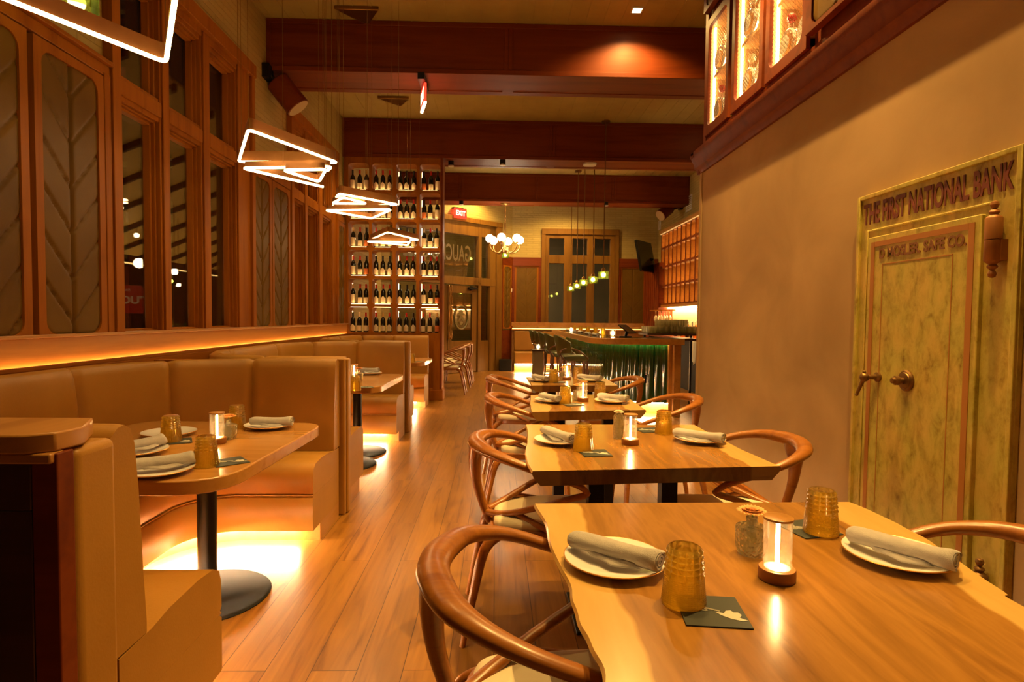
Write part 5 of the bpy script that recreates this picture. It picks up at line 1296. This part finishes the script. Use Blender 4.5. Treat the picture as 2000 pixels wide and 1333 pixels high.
def vase_proto(kind):
    t = thing('bud_vase', (0, 0, 0), 'x', 'vase', 'glass bud vases on the tables')
    if kind == 'squat':
        def fr(a, r, z): return r * (1 + (.035 * abs(math.sin(a * 9 + z * 220)) if .012 < z < .062 and r > .02 else 0))
        m = MB().lathe([(.028, 0), (.031, .004), (.034, .015), (.035, .04), (.037, .062), (.034, .066), (.014, .070), (.012, .073), (.0125, .086), (.014, .088)], 36, fr=fr)
        m.lathe([(.010, .088), (.0095, .07), (.026, .060), (.025, .02), (.020, .010), (.001, .010)][::-1], 24)
        put('vase_glass', m, MT['cut'], t, smooth=50); put('stem', MB().tube([(0, 0, .012), (.004, 0, .06), (0, 0, .102)], .0016, 6), leafm, t)
        m = MB(); 
        for k in range(3): m.ball((.006 * math.cos(k * 2), .006 * math.sin(k * 2), .035 + .012 * k), .008, 1, .3, 1.2, 8, 6)
        put('leaf', m, leafm, t); flower(t, .100, .036, petal, 20)
    else:
        def fr(a, r, z): return r * (1 + (.05 * abs(math.sin(a * 8)) * abs(math.sin(z * 260)) if .006 < z < .105 and r > .015 else 0))
        m = MB().lathe([(.022, 0), (.024, .004)] + [(.024, .004 + .102 * k / 30) for k in range(1, 31)] + [(.018, .112), (.014, .118), (.016, .122)], 40, fr=fr)
        m.lathe([(.001, .008), (.019, .01), (.02, .10), (.012, .12)], 24)
        put('vase_glass', m, MT['cut'], t, smooth=50); put('stem', MB().tube([(0, 0, .012), (.002, 0, .06), (0, 0, .125)], .0016, 6), leafm, t)
        flower(t, .122, .026, petalw, 16, True)
    return t
PR = dict(glass=amber_proto(), plate=plate_proto(), napkin=napkin_proto(), lamp=candle_proto(), coaster=coaster_proto(), squat=vase_proto('squat'), tall=vase_proto('tall'))
used = {}
def put_at(kind, p, rz, label, rx=None):
    if kind not in used: used[kind] = 1; o = PR[kind]; o.location = p; o.rotation_euler = (0, 0, rz)
    else: o = dup(PR[kind], p, rz)
    if rx: o.rotation_euler = (rx[0], rx[1], rz)
    o['label'] = label; return o
TOP = .7605
def item(kind, px, py, label, rz=0, z=TOP): p = onZ(px, py, z); return put_at(kind, (p.x, p.y, z), rz, label)
def setting_plate(px, py, n0, n1, desc, side, flip=False):
    """plate centred at the pixel with a rolled napkin lying across it from n0 to n1"""
    p = onZ(px, py, TOP + .018); P = V((p.x, p.y, TOP)); put_at('plate', tuple(P), random.uniform(0, 6), 'white gilt-rimmed plate %s' % desc)
    if n0 is None: return
    a = onZ(*n0, TOP + .04); c = onZ(*n1, TOP + .04); d = c - a
    mid = (a + c) / 2; ang = math.atan2(d.y, d.x)
    o = put_at('napkin', (mid.x, mid.y, TOP + .019), ang, 'rolled grey linen napkin lying on the plate %s' % desc)
    s = min(1.2, max(.85, (d.length) / .24)); o.scale = (s, 1, 1)
# foreground table
D = 'on the foreground slab table'
setting_plate(1201, 1087, (1118, 1050), (1293, 1098), 'at the left of the foreground slab table', 'L')
setting_plate(1752, 1078, (1660, 1040), (1872, 1098), 'at the right of the foreground slab table', 'R')
item('coaster', 1390, 1195, 'dark coaster with printed emblem, front centre of the foreground table', -.12)
item('glass', 1335, 1178, 'amber tumbler upside down beside the front coaster, foreground table')
item('coaster', 1577, 1034, 'dark coaster under the right amber tumbler of the foreground table', .25)
item('glass', 1603, 1040, 'amber tumbler standing on the rear coaster of the foreground table', 0, TOP + .0027)
item('lamp', 1517, 1131, 'glowing cylinder lamp in the middle of the foreground slab table')
item('squat', 1467, 1082, 'squat cut glass bud vase with a peach flower, foreground table')
# second slab table
setting_plate(1093, 857, (1063, 838), (1120, 858), 'at the left of the second slab table', 'L')
setting_plate(1366, 855, (1318, 843), (1414, 857), 'at the right of the second slab table', 'R')
item('coaster', 1162, 886, 'dark coaster at the left front of the second slab table', .1)
item('glass', 1139, 880, 'amber tumbler on the left of the second slab table', 0, TOP + .001)
item('coaster', 1268, 841, 'dark coaster at the right rear of the second slab table', .2)
item('glass', 1296, 847, 'amber tumbler on the right of the second slab table')
item('lamp', 1231, 868, 'glowing cylinder lamp in the middle of the second slab table')
item('tall', 1208, 857, 'tall cut glass vase with a cream flower on the second slab table')
# third slab table
setting_plate(1078, 780, (1058, 772), (1090, 779), 'at the left of the third slab table', 'L')
setting_plate(1195, 781, (1170, 772), (1226, 779), 'at the right of the third slab table', 'R')
item('coaster', 1118, 791, 'dark coaster at the front of the third slab table', .3)
item('glass', 1104, 789, 'amber tumbler on the left of the third slab table', 0, TOP + .001)
item('glass', 1172, 777, 'amber tumbler on the right of the third slab table')
item('lamp', 1138.5, 784, 'glowing cylinder lamp on the third slab table')
item('squat', 1129, 782, 'small cut glass bud vase behind the lamp on the third slab table')
# fourth slab table
setting_plate(1056, 741, (1042, 734), (1068, 740), 'at the left of the farthest slab table', 'L')
setting_plate(1152, 741, (1130, 734), (1174, 739), 'at the right of the farthest slab table', 'R')
item('coaster', 1091, 747, 'dark coaster on the farthest slab table', .2)
item('glass', 1081, 747, 'amber tumbler on the left of the farthest slab table', 0, TOP + .001)
item('glass', 1128, 740, 'amber tumbler on the right of the farthest slab table')
item('lamp', 1107, 742, 'glowing cylinder lamp on the farthest slab table')
item('squat', 1101, 740, 'small cut glass bud vase behind the lamp on the farthest slab table')
# nearest booth table
setting_plate(309, 915, (236, 910), (380, 893), 'at the front of the nearest booth table', 'F')
setting_plate(266, 878, (246, 872), (296, 862), 'at the left of the nearest booth table', 'L')
setting_plate(330, 843, None, None, 'without napkin at the rear left of the nearest booth table', 'B')
setting_plate(525, 829, (496, 822), (566, 823), 'at the rear right, nearest booth table', 'R')
item('coaster', 447, 903, 'dark coaster at the front right of the nearest booth table', .7)
item('glass', 403, 911, 'amber tumbler at the front of the nearest booth table')
item('glass', 229, 893, 'amber tumbler at the left end of the nearest booth table')
item('coaster', 345, 863, 'dark coaster under the rear left tumbler of the nearest booth table', .5)
item('glass', 334, 862, 'amber tumbler on the rear coaster of the nearest booth table', 0, TOP + .0027)
item('glass', 463, 836, 'amber tumbler behind the vase on the nearest booth table')
item('lamp', 424, 866, 'glowing cylinder lamp on the nearest booth table')
item('squat', 446, 858, 'bud vase with pale flower beside the lamp on the nearest booth table')
# second booth table
setting_plate(722, 728, (704, 722), (738, 723), 'on the second booth table', 'B')
item('glass', 694, 763, 'amber tumbler at the front of the second booth table')
item('glass', 685, 735, 'amber tumbler behind the lamp on the second booth table')
item('lamp', 692, 742, 'glowing cylinder lamp on the second booth table')
item('squat', 701, 743, 'small bud vase beside the lamp on the second booth table')
item('coaster', 713, 757, 'dark coaster on the second booth table', .4)
# third booth table
item('glass', 804.5, 709, 'amber tumbler on the third booth table')
item('coaster', 817, 707, 'dark coaster on the third booth table', .3)
item('lamp', 798, 704, 'glowing cylinder lamp on the third booth table')
# bar top
BT = 1.0585
for i, y in enumerate((8.6, 9.3, 10.1, 11.0, 11.9)):
    put_at('napkin', (1.46, y, BT), PI / 2 + .1, 'rolled napkin on the bar top, %s from the near end' % ['first', 'second', 'third', 'fourth', 'fifth'][i])
    put_at('glass', (1.62, y + .22, BT), 0, 'amber tumbler on the bar top beside the %s napkin' % ['first', 'second', 'third', 'fourth', 'fifth'][i])
def globe_candle(x, y, z, label):
    t = thing('votive_candle', (x, y, z), label, 'candle', 'glowing votive candles')
    put('glass_cup', MB().lathe([(.03, z), (.038, z + .02), (.042, z + .06), (.034, z + .09), (.032, z + .09), (.039, z + .06), (.035, z + .022), (.001, z + .012)], 18), MT['glassclear'], t) if False else None
    m = MB().lathe([(.03, 0), (.042, .02), (.046, .055), (.036, .09), (.034, .09), (.043, .055), (.039, .022), (.001, .012)], 18, Matrix.Translation((x, y, z)))
    put('glass_cup', m, MT['glassclear'], t); put('flame', MB().ball((x, y, z + .045), .026, 1, 1, 1.1, 12, 8), MT['bulb'], t)
for x, y, s in ((1.36, 10.6, 'glowing votive candle farthest along the bar top'), (1.62, 8.95, 'glowing votive candle in the middle of the bar top'), (1.66, 8.3, 'glowing votive candle nearest the tablet on the bar top')): globe_candle(x, y, BT, s)
t = thing('point_of_sale_tablet', (1.78, 7.98, BT), 'dark tilted tablet terminal on the bar top', 'tablet')
M = Matrix.Translation((1.82, 8.08, 1.17)) @ Matrix.Rotation(math.radians(55), 4, 'Z') @ Matrix.Rotation(math.radians(35), 4, 'X')
put('tablet', MB().box(-.14, -.10, -.008, .14, .10, .008, M), MT['black'], t, bevel=.004); put('stand', MB().rod((1.82, 8.08, 1.16), (1.80, 8.10, BT), .02), MT['black'], t); put('base', MB().cyl(1.80, 8.10, BT, BT + .012, .09, 24), MT['black'], t)

# --- cafe table and bench at the back
t = thing('side_table', (.76, 10.32, 0), 'small square wooden table with a candle beside the bar stools', 'table')
put('top', MB().box(.62, 10.16, .73, .84, 10.42, .76), MT['dark'], t, bevel=.004); put('pedestal', MB().box(.64, 10.18, 0, .82, 10.40, .73), plain('grey_brown_laminate', (.16, .12, .06), .5), t, bevel=.004)
globe_candle(.735, 10.25, .7605, 'glowing votive candle on the small table beside the bar stools')
t = thing('wall_bench', (1.2, 14.4, 0), 'tan upholstered bench along the back wall under the window', 'bench')
x0_, x1_ = bx(1004), 2.6
put('backrest', MB().box(x0_, 14.62, .50, x1_, 14.78, .98), MT['leather'], t, bevel=.02, bseg=3)
put('seat', MB().box(x0_, 14.15, .20, x1_, 14.66, .48), MT['leather'], t, bevel=.03, bseg=3)
put('plinth', MB().box(x0_, 14.30, 0, x1_, 14.7, .19), MT['ledge'], t); put('led_strip', MB().box(x0_ + .02, 14.24, .165, x1_, 14.27, .18), barled, t, smooth=0)
# --- front-of-house details left of the back wall bench
t = thing('floor_box', (.1, 14.5, 0), 'black speaker box on the floor by the back corner', 'speaker')
p0 = onY(975, 715, 14.3); p1 = onY(999, 715, 14.3); put('cabinet', MB().box(p0.x, 14.25, 0, p1.x, 14.6, .28), MT['blackm'], t, bevel=.01)

# ================================================================== OUTSIDE THE LEFT WINDOWS
b = MB(); b.box(-17, 1.5, -.12, XL - .32, 24, -.02)
tag(put('patio_paving', b, noisy('dark_paving', (.03, .025, .018), (.05, .04, .03), 5, .8, 0), smooth=0), 'dark patio paving outside the windows', 'paving', kind='structure')
t = thing('patio_canopy', (-8, 9, 3), 'tan canopy with dark rafters seen outside through the left windows', 'canopy')
def sloped(y0, y1, dz0, dz1):
    pr = [(-5.4, 2.12 + dz0), (XL - .32, 3.2 + dz0), (XL - .32, 3.2 + dz1), (-5.4, 2.12 + dz1)]
    return MB().add([(x, y0, z) for x, z in pr] + [(x, y1, z) for x, z in pr], [(0, 1, 2, 3), (7, 6, 5, 4), (0, 4, 5, 1), (1, 5, 6, 2), (2, 6, 7, 3), (3, 7, 4, 0)])
put('canopy_roof', sloped(2.5, 15, .06, .09), plain('canopy_board', (.40, .26, .07), .7), t, smooth=0)
for k in range(16): put('rafter', sloped(4.42 + k * .65, 4.46 + k * .65, 0, .06), MT['blackm'], t, smooth=0)
for k in range(4): put('post', MB().box(-5.38, 4.2 + k * 3.2, -.02, -5.30, 4.28 + k * 3.2, 2.14), MT['blackm'], t, smooth=0)
put('light_rope', MB().tube([(-5.42, 3, 2.08), (-5.42, 9, 2.06), (-5.42, 15, 2.08)], .012, 6), emit('rope_glow', (1, .6, .2), 2.5), t)
lamp_area((-5.5, 8, .3), (PI, 0, 0), 4, 7, 110, (1, .62, .22), 'canopy_fill_light')  # unseen fill light added to brighten the canopy underside
def lantern(px, py, y, r, label, e=None):
    p = onY(px, py, y); t = thing('patio_lantern', tuple(p), label, 'lantern', 'lanterns outside the left windows')
    put('glowing_shade', MB().lathe([(r * .7, -r), (r, -r * .6), (r, r * .8), (r * .5, r)], 10, Matrix.Translation(p)), e or MT['globe'], t); put('hanger', MB().cyl(p.x, p.y, p.z + r * .9, 3.2 - .417 * (-p.x - 2.72) + .05, .004, 6), MT['blackm'], t)
lantern(268, 460, 7.6, .025, 'patio lantern outside the nearest window light, hanging highest')
lantern(342, 531, 7.5, .035, 'patio lantern outside the middle window light, upper one')
lantern(350, 557, 8.0, .022, 'patio lantern outside the middle window light, lower one')
p = onY(250, 585, 6.6); t = thing('red_street_sign', (p.x, p.y, 0), 'red notched sign with white mirrored lettering outside the nearest window', 'sign')
Ms = basis(tuple(p), (.82, .57, 0), (.57, -.82, 0)); q = .125
put('sign_board', MB().prism([(-q - .04, -.155), (q + .02, -.155), (q + .045, -.12), (q + .045, .11), (q, .155), (-q + .01, .155), (-q - .05, .12), (-q - .05, -.12)], -.01, .01, Ms), plain('sign_red', (.45, .008, .008), .4, Emission_Color=(.5, .01, .01, 1), Emission_Strength=.0), t, smooth=0)
text_mesh('lettering', "S'LOU'Y", .12, MT['porc'], t, Ms @ Matrix.Translation((0, -.01, .012)), .002, .002); text_mesh('small_lettering', 'NAT', .04, MT['porc'], t, Ms @ Matrix.Translation((-.01, .10, .012)), .001)
m = MB(); m.rod(p + V((0, .02, -.14)), (p.x, p.y + .02, -.02), .02); put('post', m, MT['blackm'], t)
lamp_point(p.x + .5, p.y - .6, p.z + .35, 2.0, (1, .7, .4), .05, 'sign_fill_light')  # added light without a fixture, brightens the red sign
def shrub(px, y, z1, label):
    p = onY(px, 650, y); t = thing('potted_shrub', (p.x, p.y, -.02), label, 'shrub'); m = MB()
    for k in range(260):
        a, b_ = random.uniform(0, 2 * PI), random.uniform(-1, 1); rr = .34 * random.random() ** .4; c = V((p.x + rr * math.cos(a), p.y + rr * math.sin(a), z1 - .35 + .34 * b_))
        d = V((random.uniform(-1, 1), random.uniform(-1, 1), random.uniform(-.3, 1))).normalized() * .07; e_ = d.cross(V((0, 0, 1))).normalized() * .025
        m.add([c, c + d * .5 + e_, c + d, c + d * .5 - e_, c + d * .5 + V((0, 0, .01))], [(0, 1, 4), (1, 2, 4), (2, 3, 4), (3, 0, 4)])
    put('foliage', m, plain('shrub_leaf', (.12, .17, .03), .5) if 'shrub_leaf' not in bpy.data.materials else bpy.data.materials['shrub_leaf'], t, smooth=0)
    put('stem', MB().cyl(p.x, p.y, .3, z1 - .3, .02, 8), MT['blackm'], t); put('pot', MB().lathe([(.18, 0), (.22, .35), (.19, .35), (.001, .30)], 20, Matrix.Translation((p.x, p.y, -.02))), MT['blackm'], t)
shrub(350, 7.2, 1.22, 'leafy potted shrub outside the middle window light')
shrub(255, 5.6, 1.02, 'leafy potted shrub below the red sign outside the nearest window')
# outside the entrance: lit street front and planter
b = MB(); b.box(-14, 20, -.1, 8, 20.2, 6); tag(put('street_facade', b, noisy('street_wall', (.10, .09, .06), (.16, .13, .08), .8, .8, 0), smooth=0), 'dim facade across the street behind the entrance', 'facade', kind='structure')
b = MB(); b.box(-14, 15.1, -.12, 8, 20, -.02); tag(put('street_paving', b, bpy.data.materials['dark_paving'], smooth=0), 'street paving outside the entrance', 'paving', kind='structure')
lamp_area((-1.5, 17.5, 4.6), (0, 0, 0), 3, 3, 130, (1, .75, .45), 'street_lamp_light')
for i, (px, py) in enumerate(((873, 511), (903, 513), (889, 604), (921, 600))): 
    p = onY(px, py, 17.0); t = thing('street_bulb', tuple(p), 'glowing street bulb outside the entrance, %s' % ['left one in the transom', 'right one in the transom', 'left one in the door glass', 'right one in the door glass'][i], 'lamp', 'bulbs outside the entrance')
    put('bulb', MB().ball(p, .06, seg=12, rings=8), MT['globe'], t); put('pole', MB().cyl(p.x, p.y + .08, -.02, p.z, .02, 8), MT['blackm'], t)
shrub2 = onY(893, 660, 16.2)
p = shrub2; t = thing('planter_shrub', (p.x, p.y, -.02), 'lit leafy planter outside the entrance door', 'shrub'); m = MB()
for k in range(500):
    c = V((p.x + random.uniform(-.4, .5), p.y + random.uniform(-.2, .2), random.uniform(.5, 1.35) - abs(random.gauss(0, .2)))); d = V((random.uniform(-1, 1), random.uniform(-1, 1), random.uniform(-.3, 1))).normalized() * .07; e_ = d.cross(V((0, 0, 1))).normalized() * .025
    m.add([c, c + d * .5 + e_, c + d, c + d * .5 - e_, c + d * .5 + V((0, 0, .01))], [(0, 1, 4), (1, 2, 4), (2, 3, 4), (3, 0, 4)])
put('foliage', m, bpy.data.materials['shrub_leaf'], t, smooth=0); put('planter_box', MB().box(p.x - .5, p.y - .22, -.02, p.x + .55, p.y + .22, .5), MT['dark'], t)
# bar towel hanging from the edge of the back counter
p = onX(1355, 690, 3.47); m = MB(); vs = []; fs = []
for j in range(13):
    for i in range(9):
        v = j / 12; q = i / 8; wd_ = .10 * (1 - .45 * v); vs.append((3.475 + .012 * math.sin(q * 9 + v * 2), p.y + (q - .5) * 2 * wd_, .93 - .42 * v * (1 - .25 * abs(q - .4))))
for j in range(12):
    for i in range(8): fs.append((j * 9 + i, j * 9 + i + 1, (j + 1) * 9 + i + 1, (j + 1) * 9 + i))
o = put('bar_towel', m.add(vs, fs), plain('white_towel', (.72, .66, .55), .8), smooth=80)
s_ = o.modifiers.new('thick', 'SOLIDIFY'); s_.thickness = .006
tag(o, 'white bar towel hanging from the back counter edge beside the plaster wall', 'towel')
